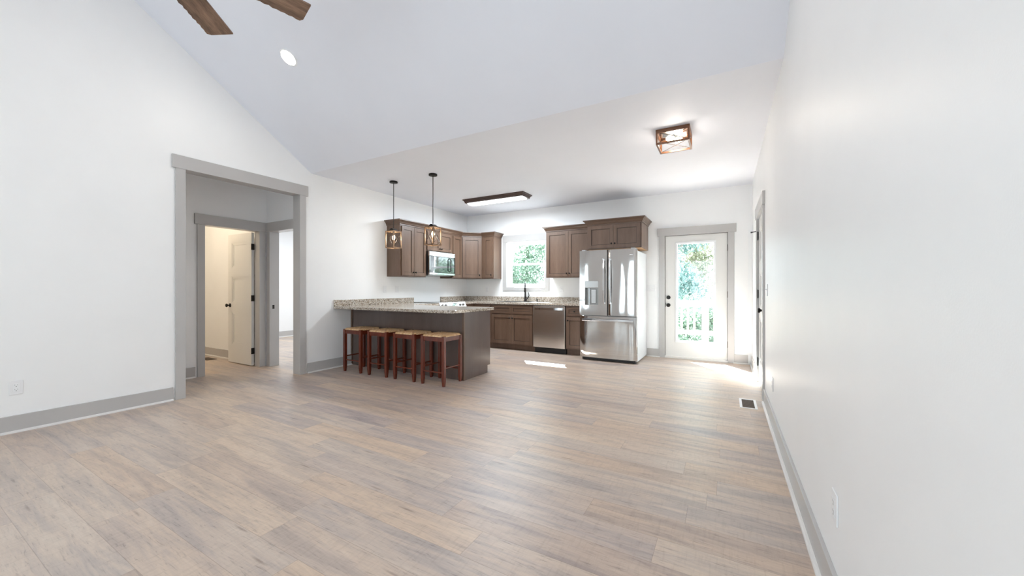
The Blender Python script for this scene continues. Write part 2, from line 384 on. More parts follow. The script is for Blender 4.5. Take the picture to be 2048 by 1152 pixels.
M_BULB = emit('warm_bulb', (1.0, 0.84, 0.60), 9)
M_LENS = emit('lit_acrylic', (0.95, 0.98, 1.0), 4)
M_CANL = emit('lit_can_lens', (1.0, 0.96, 0.9), 9)
M_DECK = wood('pale_deck_boards', (0.52, 0.43, 0.36), (0.68, 0.58, 0.50), 'x', 0.7, 0.0, 5)
M_RAIL = wood('pale_pine', (0.62, 0.50, 0.42), (0.74, 0.62, 0.54), 'z', 0.7, 0.0, 6)
M_BARK = wood('bark', (0.20, 0.16, 0.14), (0.42, 0.36, 0.32), 'z', 0.9, 0.0, 8)
M_LEAFG = leaf('green_leaves', (0.06, 0.12, 0.08), (0.22, 0.29, 0.22))
M_LEAFB = leaf('blue_green_leaves', (0.06, 0.14, 0.13), (0.23, 0.32, 0.30))
M_LEAFY = leaf('yellow_green_leaves', (0.12, 0.15, 0.09), (0.32, 0.32, 0.23))
M_GROUND = simple('forest_ground', (0.055, 0.06, 0.045), 0.95, noise=0.4, nscale=3)
M_GREENLED = emit('clock_digits', (0.25, 1.0, 0.55), 2.0)
M_VENTBR = simple('brown_register', (0.10, 0.065, 0.045), 0.45, metal=0.4)

# ------------------------------------------------------------------ shell
T = 0.14
HX, HY2 = -6.13, 3.21                       # hall far wall, hall end wall
bm = newbm(); box(bm, -9.6, XR + T, YF - T, YB + 0.18, -0.12, 0.0)
struct('floor', bm, M_FLOOR, 'wide weathered beige wood plank floor', 'floor')
def gable(y0, y1):
    top = [(y, ZC if y >= YS else slope_z(y)) for y in sorted({y0, y1, *[v for v in (YR, YS) if y0 < v < y1]}, reverse=True)]
    return [(y0, 0), (y1, 0)] + top
OY0, OY1, OZ = 1.809, 3.101, 2.478          # rough hall opening
bm = newbm()
prism(bm, gable(YF, OY0), XL - T, XL, 'x'); prism(bm, gable(OY1, YB), XL - T, XL, 'x')
hp = [(OY0, OZ), (OY1, OZ), (OY1, slope_z(OY1)), (OY0, slope_z(OY0))]
prism(bm, hp, XL - T, XL, 'x')
struct('wall_left', bm, M_WALL, 'tall white left wall with the cased hall opening', 'wall')
# right wall with its door hole
DY0, DY1, DZ = 4.80, 5.70, 2.075
bm = newbm()
prism(bm, gable(YF, DY0), XR, XR + T, 'x'); prism(bm, gable(DY1, YB), XR, XR + T, 'x')
box(bm, XR, XR + T, DY0, DY1, DZ, ZC)
struct('wall_right', bm, M_WALL, 'white right wall running beside the camera to the back door', 'wall')
# back wall with window and door holes
WX0, WX1, WZ0, WZ1 = -4.046, -3.155, 1.205, 2.158
BX0, BX1, BZ = -0.93, 0.043, 2.095
TB = 0.17
bm = newbm()
box(bm, XL - T, WX0, YB, YB + TB, 0, ZC); box(bm, WX0, WX1, YB, YB + TB, 0, WZ0); box(bm, WX0, WX1, YB, YB + TB, WZ1, ZC)
box(bm, WX1, BX0, YB, YB + TB, 0, ZC); box(bm, BX0, BX1, YB, YB + TB, BZ, ZC); box(bm, BX1, XR + T, YB, YB + TB, 0, ZC)
struct('wall_back', bm, M_WALL, 'white kitchen back wall behind the sink and refrigerator', 'wall')
# front wall (behind the camera); its two wide windows are added for daylight
FW = [(-5.0, -4.66, 0.25, 2.2), (-3.40, -2.92, 0.25, 2.2), (-2.60, -1.50, 0.25, 2.3), (-1.20, 0.10, 0.25, 2.3)]
bm = newbm(); px = XL - T
for (a, b_, z0, z1) in FW:
    box(bm, px, a, YF - T, YF, 0, ZC); box(bm, a, b_, YF - T, YF, 0, z0); box(bm, a, b_, YF - T, YF, z1, ZC); px = b_
box(bm, px, XR + T, YF - T, YF, 0, ZC)
struct('wall_front', bm, M_WALL, 'white living room wall behind the camera', 'wall')
for (a, b_, z0, z1) in FW: portal(((a + b_) / 2, YF + 0.02, (z0 + z1) / 2), (R(90), 0, R(0)), b_ - a, z1 - z0)
portal(((WX0 + WX1) / 2, YB + TB + .02, (WZ0 + WZ1) / 2), (R(-90), 0, 0), WX1 - WX0, WZ1 - WZ0)
portal((-0.445, YB + TB + .02, 1.11), (R(-90), 0, 0), 0.6, 1.7)
# ceilings
bm = newbm(); box(bm, XL - T, XR + T, YS, YB + TB, ZC, ZC + 0.12)
struct('ceiling', bm, M_CEIL, 'flat white ceiling over the kitchen', 'ceiling')
bm = newbm()
prism(bm, [(YS, ZC), (YS, ZC + .14), (YR, ZR + .14), (YF - T, slope_z(YF - T) + .14), (YF - T, slope_z(YF - T)), (YR, ZR)], XL - T, XR + T, 'x')
struct('ceiling_vault', bm, M_CEIL, 'sloping vaulted white ceiling over the living room', 'ceiling')
# hall, bath and bedroom shells
D1Y0, D1Y1, D1Z = 2.395, 3.115, 2.056
bm = newbm()
box(bm, HX - .12, HX, 0.5, D1Y0, 0, ZC); box(bm, HX - .12, HX, D1Y0, D1Y1, D1Z, ZC); box(bm, HX - .12, HX, D1Y1, HY2, 0, ZC)
struct('wall_hall', bm, M_WALL, 'white hall wall holding the open panel door', 'wall')
D2X0, D2X1 = -6.03, -5.30
bm = newbm()
box(bm, -9.5, D2X0, HY2, HY2 + .12, 0, ZC); box(bm, D2X0, D2X1, HY2, HY2 + .12, D1Z, ZC); box(bm, D2X1, XL - T, HY2, HY2 + .12, 0, ZC)
struct('wall_hall_end', bm, M_WALL, 'white wall at the hall end beside the bedroom doorway', 'wall')
bm = newbm()
box(bm, -9.5, XL - T, 0.38, 0.5, 0, ZC); box(bm, -8.9, -8.78, 0.5, HY2, 0, ZC)
struct('wall_bath', bm, M_WALL, 'warm lit white wall of the small room off the hall', 'wall')
bm = newbm(); box(bm, -9.52, -9.4, HY2 + .12, YB, 0, ZC); box(bm, -9.52, XL - T, YB, YB + .12, 0, ZC)
struct('wall_bedroom', bm, M_WALL, 'bright white bedroom wall seen through the second doorway', 'wall')
bm = newbm(); box(bm, -9.52, XL - T, 0.38, YB + .12, ZC, ZC + .1)
struct('ceiling_hall', bm, M_CEIL, 'flat white ceiling of the hall', 'ceiling')

# ------------------------------------------------------------------ baseboards
def base_prof(h=0.14, t=0.016): return [(0, 0), (t, 0), (t, h), (0, h)]
SHOE = [(0.016, 0.0), (0.032, 0.0), (0.031, 0.010), (0.026, 0.016), (0.016, 0.018)]
def baseboard(name, paths, label):
    bm = newbm()
    for p in paths: sweep(bm, p, base_prof())
    o = struct(name, bm, M_TRIM, label, 'baseboard', bevel=0.002)
    bm = newbm()
    for p in paths: sweep(bm, p, SHOE)
    obj('shoe_moulding', bm, M_SHOE, o, label='pale shoe moulding')
# travel so that the room lies on the right hand
baseboard('baseboard_left', [[(XL, YF), (XL, 1.722)], [(XL, 3.19), (XL, 3.912)]], 'grey baseboard along the left wall')
baseboard('baseboard_right', [[(XR, 4.69), (XR, YF)], [(XR, YB), (XR, 5.81)]], 'grey baseboard along the right wall')
baseboard('baseboard_back', [[(-1.2, YB), (-0.99, YB)], [(0.10, YB), (0.30, YB)]], 'grey baseboard beside the back door')
baseboard('baseboard_hall', [[(HX, 0.5), (HX, 2.31)]], 'grey baseboard in the hall')
baseboard('baseboard_bath', [[(-8.78, HY2), (-6.3, HY2)]], 'grey baseboard in the small warm lit room')
baseboard('baseboard_bedroom', [[(-9.4, HY2 + .12), (-9.4, YB)]], 'grey baseboard in the bright bedroom')

# ------------------------------------------------------------------ casings
def casing(name, label, plane, c, side, a0, a1, z1, depth, w=0.088, hh=0.14, ov=0.028, jamb=True, z0=0.0, t=0.02, apron=0, mat=None, room_clip=None):
    """plane 'x'|'y'; c wall face; side +1/-1 direction the face looks; opening a0..a1"""
    bm = newbm()
    def bx(u0, u1, n0, n1, z0_, z1_):
        n0, n1 = sorted((c + side * n0, c + side * n1))
        if room_clip: u0 = max(u0, room_clip[0]); u1 = min(u1, room_clip[1])
        if plane == 'x': box(bm, n0, n1, u0, u1, z0_, z1_)
        else: box(bm, u0, u1, n0, n1, z0_, z1_)
    bx(a0 - w, a0, 0, t, z0 - apron, z1); bx(a1, a1 + w, 0, t, z0 - apron, z1)
    bx(a0 - w - ov, a1 + w + ov, 0, t + .006, z1, z1 + hh)
    if apron: bx(a0, a1, 0, t, z0 - apron, z0)
    if jamb:
        bx(a0 - .018, a0, -depth, 0, z0, z1 + .018); bx(a1, a1 + .018, -depth, 0, z0, z1 + .018); bx(a0, a1, -depth, 0, z1, z1 + .018)
    return struct(name, bm, mat or M_TRIM, label, 'trim', bevel=0.002)
casing('trim_1', 'tall grey casing around the wide hall opening', 'x', XL, 1, 1.827, 3.083, 2.460, T, hh=0.14)
casing('trim_2', 'grey casing around the open door in the hall', 'x', HX, 1, D1Y0 + .018, D1Y1 - .018, D1Z - .018, .12, room_clip=(0, HY2 - .001), w=0.085)
casing('trim_3', 'grey casing of the bedroom doorway at the hall end', 'y', HY2, -1, D2X0 + .018, D2X1 - .018, D1Z - .018, .12, room_clip=(HX + .021, XL - T))
casing('trim_4', 'pale grey casing around the glazed back door', 'y', YB, -1, BX0 + .018, BX1 - .018, BZ - .018, TB, w=0.09, hh=0.132)
casing('trim_5', 'grey casing around the white door in the right wall', 'x', XR, -1, DY0 + .018, DY1 - .018, DZ - .018, T, w=0.09)
casing('trim_6', 'pale grey casing around the kitchen window', 'y', YB, -1, WX0, WX1, WZ1, TB, w=0.09, hh=0.14, ov=0.0, jamb=False, z0=WZ0, apron=0.07)
bm = newbm(); box(bm, 0.300, XR - .001, YB - .018, YB - .0005, 0, 2.09)
struct('trim_7', bm, M_WHITE, 'narrow white corner board right of the back door', 'trim')
# strike plate on the bedroom jamb
bm = newbm(); box(bm, D2X0 + .018, D2X0 + .0195, HY2 + .02, HY2 + .05, 0.87, 0.93)
o = obj('strike_plate', bm, M_BRONZE); tag(o, 'small dark strike plate on the bedroom door jamb', 'strike plate')

# ------------------------------------------------------------------ panel doors
def panel_door(bm, w, h, t, panels, M):
    """panels: (x0,x1,z0,z1) recessed on both faces"""
    xs = sorted({0, w, *[p[0] for p in panels], *[p[1] for p in panels]}); zs = sorted({0, h, *[p[2] for p in panels], *[p[3] for p in panels]})
    for xa, xb in zip(xs, xs[1:]):
        for za, zb in zip(zs, zs[1:]):
            ins = any(p[0] <= (xa + xb) / 2 <= p[1] and p[2] <= (za + zb) / 2 <= p[3] for p in panels)
            if not ins: box(bm, xa, xb, 0, t, za, zb, M)
    for (x0, x1, z0, z1) in panels:
        box(bm, x0, x1, .013, t - .013, z0, z1, M)
        for (y0, y1, m) in ((.007, .013, .040), (t - .013, t - .007, .040), (.003, .007, .018), (t - .007, t - .003, .018)):       # stepped moulding rings
            box(bm, x0, x1, y0, y1, z0, z0 + m, M); box(bm, x0, x1, y0, y1, z1 - m, z1, M)
            box(bm, x0, x0 + m, y0, y1, z0 + m, z1 - m, M); box(bm, x1 - m, x1, y0, y1, z0 + m, z1 - m, M)
def knob_bm(M, r=0.028, proj=0.062):
    bm = newbm()
    lathe(bm, [(0.032, 0), (0.032, .006), (.012, .010), (.011, .030), (.018, .036), (r, .046), (r, .054), (.02, proj), (0, proj + .002)], 20, M)
    return bm
def three_panels(w, h):
    s = .115; x0, x1 = s, w - s
    return [(x0, x1, .28, .80), (x0, x1, .93, 1.36), (x0, x1, 1.49, h - .13)]
# small room door, open against the hall end wall, hinge on its right
dh = 2.02
d = thing('door_1', (-6.262, 3.095, 0.012), 'open beige three panel door inside the hall doorway', 'door', kind='structure')
M = Matrix.Rotation(R(180), 4, 'Z')                        # hinge at the origin, leaf runs towards -X
bm = newbm(); panel_door(bm, .70, dh, .035, three_panels(.70, dh), M); obj('door_leaf', bm, M_DOOR, d, local=True)
for sgn in (1, -1):
    Mk = Matrix.Translation((-.64, -.035 if sgn > 0 else 0, .90)) @ Matrix.Rotation(R(90 * sgn), 4, 'X')
    obj('door_knob', knob_bm(Mk), M_BRONZE, d, local=True, smooth=True)
for z in (.22, 1.02, 1.80):
    bm = newbm(); box(bm, .0005, .022, -.037, -.004, z - .045, z + .045); tube(bm, [(.012, -.040, z - .046), (.012, -.040, z + .046)], .006, 8)
    obj('hinge', bm, M_BRONZE, d, local=True)
# right wall door, closed
d = thing('door_2', (XR + .008, 4.823, 0.012), 'closed white panel door with dark hinges in the right wall', 'door', kind='structure')
M = Matrix.Rotation(R(90), 4, 'Z') @ Matrix.Translation((0, -.035, 0))
bm = newbm(); panel_door(bm, .854, 2.03, .035, three_panels(.854, 2.03), M); obj('door_leaf', bm, M_DOOR, d, local=True)
Mk = Matrix.Translation((0, .07, .93)) @ Matrix.Rotation(R(-90), 4, 'Y'); obj('door_knob', knob_bm(Mk), M_BRONZE, d, local=True, smooth=True)
for i, z in enumerate((.25, 1.10, 1.83)):
    bm = newbm(); tube(bm, [(-.016, .866, z - .055), (-.016, .866, z + .055)], .0085, 8); box(bm, -.010, -.002, .845, .868, z - .05, z + .05)
    hg = obj('hinge', bm, M_BRONZE, d, local=True)
    if i == 2:
        bm = newbm(); tube(bm, [(-.02, .866, z + .06), (-.06, .88, z + .055), (-.085, .872, z + .05)], [.005, .005, .011], 8)
        obj('hinge_stop', bm, M_BRONZE, hg, local=True)
# back door
d = thing('door_3', (-0.905, YB + .03, 0.034), 'pale back door with one tall glass light', 'door', kind='structure')
W_, H_ = .923, 2.036
gx0, gx1, gz0, gz1 = .170, .752, .245, 1.918
bm = newbm()
box(bm, 0, gx0, 0, .045, 0, H_); box(bm, gx1, W_, 0, .045, 0, H_); box(bm, gx0, gx1, 0, .045, 0, gz0); box(bm, gx0, gx1, 0, .045, gz1, H_)
obj('door_leaf', bm, M_DOOR, d, local=True)
bm = newbm(); q = .034
for y0, y1 in ((-.012, 0), (.045, .055)):
    box(bm, gx0 - .012, gx1 + .012, y0, y1, gz0 - .012, gz0 + q - .012); box(bm, gx0 - .012, gx1 + .012, y0, y1, gz1 - q + .012, gz1 + .012)
    box(bm, gx0 - .012, gx0 + q - .012, y0, y1, gz0 + q - .012, gz1 - q + .012); box(bm, gx1 - q + .012, gx1 + .012, y0, y1, gz0 + q - .012, gz1 - q + .012)
obj('glazing_frame', bm, M_WHITE, d, local=True, bevel=.004, label='white frame around the glass')
bm = newbm(); box(bm, gx0, gx1, .021, .024, gz0, gz1); obj('glass_pane', bm, M_GLASS, d, local=True)
for z, nm in ((.993, 'deadbolt'), (.862, 'door_knob')):
    Mk = Matrix.Translation((.048, 0, z)) @ Matrix.Rotation(R(90), 4, 'X')
    if nm == 'deadbolt':
        bm = newbm(); lathe(bm, [(.033, 0), (.033, .012), (.028, .02), (0, .02)], 20, Mk); box(bm, .042, .054, -.034, -.018, z - .018, z + .018)
    else: bm = knob_bm(Mk, .03)
    obj(nm, bm, M_BRONZE, d, local=True, smooth=True)
bm = newbm(); box(bm, -.004, .004, -.006, .0, .83, .90); obj('latch_plate', bm, M_BRONZE, d, local=True)
for z in (.25, 1.05, 1.80):
    bm = newbm(); tube(bm, [(W_ + .006, -.008, z - .05), (W_ + .006, -.008, z + .05)], .007, 8); obj('hinge', bm, M_VENTBR, d, local=True)
bm = newbm(); y0, y1 = YB + .077, YB + .095
box(bm, BX0 + .018, BX0 + .034, y0, y1, .030, BZ - .018); box(bm, BX1 - .034, BX1 - .018, y0, y1, .030, BZ - .018); box(bm, BX0 + .034, BX1 - .034, y0, y1, BZ - .034, BZ - .018)
struct('trim_9', bm, M_TRIM, 'grey door stop strip behind the back door', 'trim')
bm = newbm(); box(bm, BX0 + .018, BX1 - .018, YB - .01, YB + TB, 0, .030); struct('threshold', bm, M_SHOE, 'pale sill under the back door', 'threshold', bevel=.003)

# ------------------------------------------------------------------ windows
def dh_window(name, loc, w, h, label, facing=1):
    """double hung; local x across, y outwards*facing, z up, origin at the lower left inner corner"""
    t = thing(name, loc, label, 'window', kind='structure')
    f = facing
    def bb(bm, x0, x1, y0, y1, z0, z1): box(bm, x0, x1, *sorted((f * y0, f * y1)), z0, z1)
    bm = newbm(); k = .03
    bb(bm, 0, k, 0, .08, 0, h); bb(bm, w - k, w, 0, .08, 0, h); bb(bm, k, w - k, 0, .08, 0, k); bb(bm, k, w - k, 0, .08, h - k, h)
    obj('frame', bm, M_WHITE, t, local=True, bevel=.003)
    mid = h * .505
    for nm, z0, z1, y0 in (('lower_sash', k, mid + .018, .010), ('upper_sash', mid - .018, h - k, .045)):
        bm = newbm(); s = .038
        bb(bm, k, k + s, y0, y0 + .03, z0, z1); bb(bm, w - k - s, w - k, y0, y0 + .03, z0, z1)
        bb(bm, k + s, w - k - s, y0, y0 + .03, z0, z0 + s); bb(bm, k + s, w - k - s, y0, y0 + .03, z1 - s, z1)
        so = obj(nm, bm, M_WHITE, t, local=True, bevel=.003)
        bm = newbm(); bb(bm, k + s, w - k - s, y0 + .013, y0 + .016, z0 + s, z1 - s); obj('glass_pane', bm, M_GLASS, so, local=True)
    return t
dh_window('window_1', (WX0 + .001, YB + .09, WZ0 + .001), WX1 - WX0 - .002, WZ1 - WZ0 - .002, 'white double hung window over the kitchen sink')
bm = newbm()
box(bm, WX0, WX0 + .006, YB, YB + .09, WZ0, WZ1); box(bm, WX1 - .006, WX1, YB, YB + .09, WZ0, WZ1)
box(bm, WX0 + .006, WX1 - .006, YB, YB + .09, WZ0, WZ0 + .006); box(bm, WX0 + .006, WX1 - .006, YB, YB + .09, WZ1 - .006, WZ1)
struct('trim_8', bm, M_WHITE, 'white reveal lining of the kitchen window', 'trim')
for i, (a, b_, z0, z1) in enumerate(FW):
    dh_window('window_%d' % (i + 2), (a + .001, YF - .03, z0 + .001), b_ - a - .002, z1 - z0 - .002,
              ['narrow sidelight window nearest the left wall', 'tall narrow window in the front wall', 'unseen wide window added to the front wall for daylight', 'unseen widest window added behind the camera for daylight'][i], -1)

# ------------------------------------------------------------------ cabinets
CROWN = [(0, -.014), (.010, -.014), (.010, .004), (.018, .010), (.026, .030), (.044, .052), (.056, .058), (.060, .060), (.060, .076), (0, .076)]
def shaker(bm, x0, x1, z0, z1, y=-.020, t=.019, s=.057):
    s = min(s, (x1 - x0) * .3, (z1 - z0) * .3)
    box(bm, x0, x0 + s, y, y + t, z0, z1); box(bm, x1 - s, x1, y, y + t, z0, z1)
    box(bm, x0 + s, x1 - s, y, y + t, z0, z0 + s); box(bm, x0 + s, x1 - s, y, y + t, z1 - s, z1)
    box(bm, x0 + s, x1 - s, y + .010, y + t, z0 + s, z1 - s)
    n0 = len(bm.faces); g = .006; ya, yb = y + .0085, y + .010          # dark glaze and painted groove shade round the panel
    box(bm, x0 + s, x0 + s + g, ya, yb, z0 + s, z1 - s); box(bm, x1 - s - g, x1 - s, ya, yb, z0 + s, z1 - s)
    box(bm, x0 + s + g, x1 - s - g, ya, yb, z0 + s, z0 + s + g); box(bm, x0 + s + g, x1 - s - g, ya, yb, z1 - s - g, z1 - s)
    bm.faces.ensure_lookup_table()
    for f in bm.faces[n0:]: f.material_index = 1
def cab_knob(x, z, y=-.020):
    bm = newbm(); lathe(bm, [(.006, 0), (.006, .012), (.015, .017), (.0155, .023), (.010, .029), (0, .030)], 14, Matrix.Translation((x, y, z)) @ Matrix.Rotation(R(90), 4, 'X'))
    return bm
def cabinet(name, loc, rotz, w, h, dep, label, doors=(), drawers=(), crown=None, toe=0.0, bodypoly=None, raw=False, mat=None, cat='cabinet', group=None, toedep=.07, hollow=False):
    t = thing(name, loc, label, cat, rotz, group)
    bm = newbm()
    if bodypoly: prism(bm, bodypoly, toe, h)
    elif hollow:
        box(bm, 0, w, 0, dep, toe, .70); box(bm, 0, w, 0, .019, .70, h); box(bm, 0, .018, .019, dep, .70, h); box(bm, w - .018, w, .019, dep, .70, h)
    else: box(bm, 0, w, 0, dep, toe, h)
    obj('body', bm, mat or M_CAB, t, local=True, bevel=.0015)
    if toe:
        bm = newbm(); box(bm, 0, w, toedep, dep, 0, toe); obj('toe_kick', bm, mat or M_CAB, t, local=True)
    if raw:
        bm = newbm(); box(bm, .015, w - .015, .01, dep - .005, -.004, 0.0); obj('underside', bm, M_RAW, t, local=True, label='bare pale wood underside')
    for (x0, x1, z0, z1, kx, kz) in doors:
        bm = newbm(); shaker(bm, x0, x1, z0, z1); do = obj('door', bm, [M_CAB, M_GLAZE_SHADE], t, local=True, bevel=.0015)
        if kx is not None: obj('knob', cab_knob(kx, kz), M_BRONZE, do, local=True, smooth=True, label='dark bronze knob')
    for (x0, x1, z0, z1, kx, kz) in drawers:
        bm = newbm(); shaker(bm, x0, x1, z0, z1, s=.042); do = obj('drawer', bm, [M_CABH, M_GLAZE_SHADE], t, local=True, bevel=.0015)
        if kx is not None: obj('knob', cab_knob(kx, kz), M_BRONZE, do, local=True, smooth=True, label='dark bronze knob')
    if crown:
        bm = newbm(); sweep(bm, crown, [(o_, z + h) for o_, z in CROWN]); obj('crown_moulding', bm, M_CABH, t, local=True)
    return t
UZ, UT = 1.385, 2.270
UH = UT - UZ
XFc = XL + .31                                # face frame plane of the left wall cabinets
G = .0015
# left wall (rot 90: local x -> +Y, local y -> -X)
def lc(y): return (XFc, y, UZ)
w1 = 5.255 - 4.622
kz = .075
grpU = 'wall cabinets over the range corner'
cabinet('wall_cabinet', lc(4.622), R(90), w1 - G, UH, .31 - G, 'tall two door brown wall cabinet at the left end above the peninsula',
        doors=[(.028, w1 / 2 - .002, .018, UH - .03, w1 / 2 - .028, kz), (w1 / 2 + .002, w1 - .012, .018, UH - .03, w1 / 2 + .028, kz)],
        crown=[(0, .31), (0, 0), (w1, 0)][::1], group=grpU)
w2 = 6.015 - 5.255
mh = UT - 1.872
cabinet('wall_cabinet', (XFc, 5.255, 1.872), R(90), w2 - G, mh, .31 - G, 'short two door brown wall cabinet directly above the microwave',
        doors=[(.022, w2 / 2 - .002, .016, mh - .03, w2 / 2 - .028, .06), (w2 / 2 + .002, w2 - .022, .016, mh - .03, w2 / 2 + .028, .06)],
        crown=[(0, 0), (w2, 0)], group=grpU)
w3 = 6.33 - 6.015
cabinet('wall_cabinet', lc(6.015), R(90), w3 - G, UH, .31 - G, 'narrow brown wall cabinet between microwave and corner cabinet',
        doors=[(.020, w3 - .014, .018, UH - .03, None, None)], crown=[(0, 0), (w3, 0)], group=grpU)
# diagonal corner (rot 45)
YFc = YB - .31
P0 = Vector((XFc, 6.33)); P1 = Vector((XL + .610, YFc)); 
wd = (P1 - P0).length; ang = math.atan2(P1.y - P0.y, P1.x - P0.x)
def tolocal(p): return tuple((Matrix.Rotation(-ang, 2) @ (Vector(p) - P0)))
poly = [tolocal(p) for p in ((P0.x, P0.y), (P1.x - .001, P1.y), (P1.x - .001, YB - .001), (XL + .001, YB - .001), (XL + .001, P0.y + .0))]
cabinet('corner_wall_cabinet', (P0.x, P0.y, UZ), ang, wd, UH, .3, 'diagonal single door brown wall cabinet filling the kitchen corner',
        doors=[(.022, wd - .022, .018, UH - .03, wd - .055, kz)], crown=[(0.0, 0), (wd, 0)], bodypoly=poly, group=grpU)
w4 = .300
cabinet('wall_cabinet', (P1.x, YFc, UZ), 0, w4 - G, UH, .31 - G, 'narrow single door brown wall cabinet just left of the kitchen window',
        doors=[(.055, w4 - .022, .018, UH - .03, w4 - .05, kz)], crown=[(0, 0), (w4, 0), (w4, .31)], group=grpU)
w5 = .905
grpR = 'wall cabinets right of the window'
cabinet('wall_cabinet', (-2.993, YFc, UZ), 0, w5 - G, UH, .31 - G, 'two door brown wall cabinet between window and refrigerator',
        doors=[(.02, w5 / 2 - .002, .018, UH - .03, w5 / 2 - .028, kz), (w5 / 2 + .002, w5 - .02, .018, UH - .03, w5 / 2 + .028, kz)],
        crown=[(0, .31), (0, 0), (w5, 0)], group=grpR)
w6 = .905; fh = UT - 1.845
cabinet('wall_cabinet', (-2.088, 6.345, 1.845), 0, w6, fh, .595 - G, 'deep two door brown cabinet above the refrigerator',
        doors=[(.02, w6 / 2 - .002, .016, fh - .03, w6 / 2 - .028, .085), (w6 / 2 + .002, w6 - .02, .016, fh - .03, w6 / 2 + .028, .085)],
        crown=[(0, .30), (0, 0), (w6, 0), (w6, .595)], raw=True, group=grpR)

# base cabinets, back wall: face plane Y = 6.33
YCB = 6.33; CT = .876                          # underside of the granite
grpB = 'base cabinets along the back wall'
wS = .93
cabinet('sink_base_cabinet', (-4.045, YCB, 0), 0, wS - G, CT, .609, 'double door brown sink cabinet with two false drawer fronts', toe=.105,
        doors=[(.02, wS / 2 - .002, .125, .675, wS / 2 - .03, .615), (wS / 2 + .002, wS - .02, .125, .675, wS / 2 + .03, .615)],
        drawers=[(.02, wS / 2 - .002, .70, .852, None, None), (wS / 2 + .002, wS - .02, .70, .852, None, None)], group=grpB, hollow=True)
wN = 2.478 - 2.135
cabinet('base_cabinet', (-2.478, YCB, 0), 0, wN - G, CT, .609, 'narrow brown base cabinet between dishwasher and refrigerator', toe=.105,
        doors=[(.02, wN - .02, .125, .675, .05, .615)], drawers=[(.02, wN - .02, .70, .852, wN / 2, .776)], group=grpB)
# corner base unit behind the peninsula
t = thing('corner_base_cabinet', (XL, 6.02, 0), 'brown corner base cabinet half hidden beside the range', 'cabinet', group=grpB)
bm = newbm(); prism(bm, [(XL + .001, 6.022), (-4.475, 6.022), (-4.475, YCB), (-4.047, YCB), (-4.047, YB - .001), (XL + .001, YB - .001)], .105, CT); obj('body', bm, M_CAB, t)
bm = newbm(); prism(bm, [(XL + .001, 6.022), (-4.545, 6.022), (-4.545, YCB + .07), (-4.047, YCB + .07), (-4.047, YB - .001), (XL + .001, YB - .001)], 0, .105); obj('toe_kick', bm, M_CAB, t)
Md = Matrix.Translation((-4.475, YCB, 0))
bm = newbm(); box(bm, -4.455, -4.065, YCB - .020, YCB - .001, .70, .852); obj('drawer', bm, M_CABH, t, bevel=.002)
bm = newbm(); box(bm, -4.455, -4.065, YCB - .020, YCB - .001, .125, .675); obj('door', bm, M_CAB, t, bevel=.002)
# left run between peninsula and range
cabinet('drawer_base_cabinet', (XL + .61, 4.56, 0), R(90), 5.25 - 4.56, CT, .609, 'brown base cabinet between peninsula and range', toe=.105,
        doors=[(.02, .67, .125, .675, .60, .615)], drawers=[(.02, .67, .70, .852, .345, .776)])
# peninsula
PXE, PY0, PY1 = -2.917, 3.914, 4.535
t = thing('peninsula_cabinet', (-4.0, PY0, 0), 'dark brown peninsula base with plain back and end panels behind the stools', 'cabinet')
bm = newbm(); box(bm, XL + .001, PXE - .02, PY0 + .012, PY1, .105, CT); box(bm, XL + .001, PXE - .02, PY0 + .012, PY1 - .07, 0, .105); obj('body', bm, M_CAB, t)
bm = newbm(); box(bm, XL + .001, PXE - .02, PY0, PY0 + .011, 0, CT); obj('back_panel', bm, M_PEN, t)
bm = newbm(); prism(bm, [(PY0, 0), (PY1 - .07, 0), (PY1 - .07, .105), (PY1, .105), (PY1, CT), (PY0, CT)], PXE - .019, PXE, 'x'); obj('end_panel', bm, M_PEN, t)
bm = newbm(); box(bm, PXE - .022, PXE + .003, PY0 - .006, PY0 - .0005, 0, CT); box(bm, PXE + .0005, PXE + .004, PY0, PY0 + .022, 0, CT); obj('corner_moulding', bm, M_CAB, t, bevel=.001)
bm = newbm(); box(bm, XL + .001, XL + .03, PY0 - .012, PY0 - .0005, 0, CT); obj('scribe_moulding', bm, M_CAB, t)
for i in range(4):
    x0 = -4.45 + i * .38
    bm = newbm(); box(bm, x0, x0 + .37, PY1 + .001, PY1 + .02, .13, .85); obj('door', bm, M_CAB, t, bevel=.002)

# ------------------------------------------------------------------ worktops
def arc(cx, cy_, r, a0, a1, n=8): return [(cx + r * math.cos(R(a0 + (a1 - a0) * i / n)), cy_ + r * math.sin(R(a0 + (a1 - a0) * i / n))) for i in range(n + 1)]
ZT0, ZT1 = .877, .915
CX1, CY0, CY1 = -2.852, 3.60, 4.565
rc = .10
poly = [(XL + .001, CY0)] + arc(CX1 - rc, CY0 + rc, rc, -90, 0) + arc(CX1 - .04, CY1 - .04, .04, 0, 90, 5) + [(-4.455, CY1), (-4.455, 5.252), (XL + .001, 5.252)]
bm = newbm(); prism(bm, poly, ZT0, ZT1)
o = obj('granite_countertop', bm, M_GRAN, bevel=.006); tag(o, 'speckled beige granite peninsula counter overhanging the stools', 'countertop')
SX0, SX1, SY0, SY1 = -3.98, -3.22, 6.43, 6.83
bm = newbm()
prism(bm, [(XL + .001, 6.020), (-4.455, 6.020), (-4.455, 6.295), (SX0, 6.295), (SX0, YB - .001), (XL + .001, YB - .001)], ZT0, ZT1)
box(bm, SX0, SX1, 6.295, SY0, ZT0, ZT1); box(bm, SX0, SX1, SY1, YB - .001, ZT0, ZT1); box(bm, SX1, -2.134, 6.295, YB - .001, ZT0, ZT1)
o = obj('granite_countertop', bm, M_GRAN); tag(o, 'speckled beige granite counter along the back wall around the sink', 'countertop')
bm = newbm(); box(bm, XL + .001, XL + .021, CY0 + .004, 5.252, ZT1, 1.010)
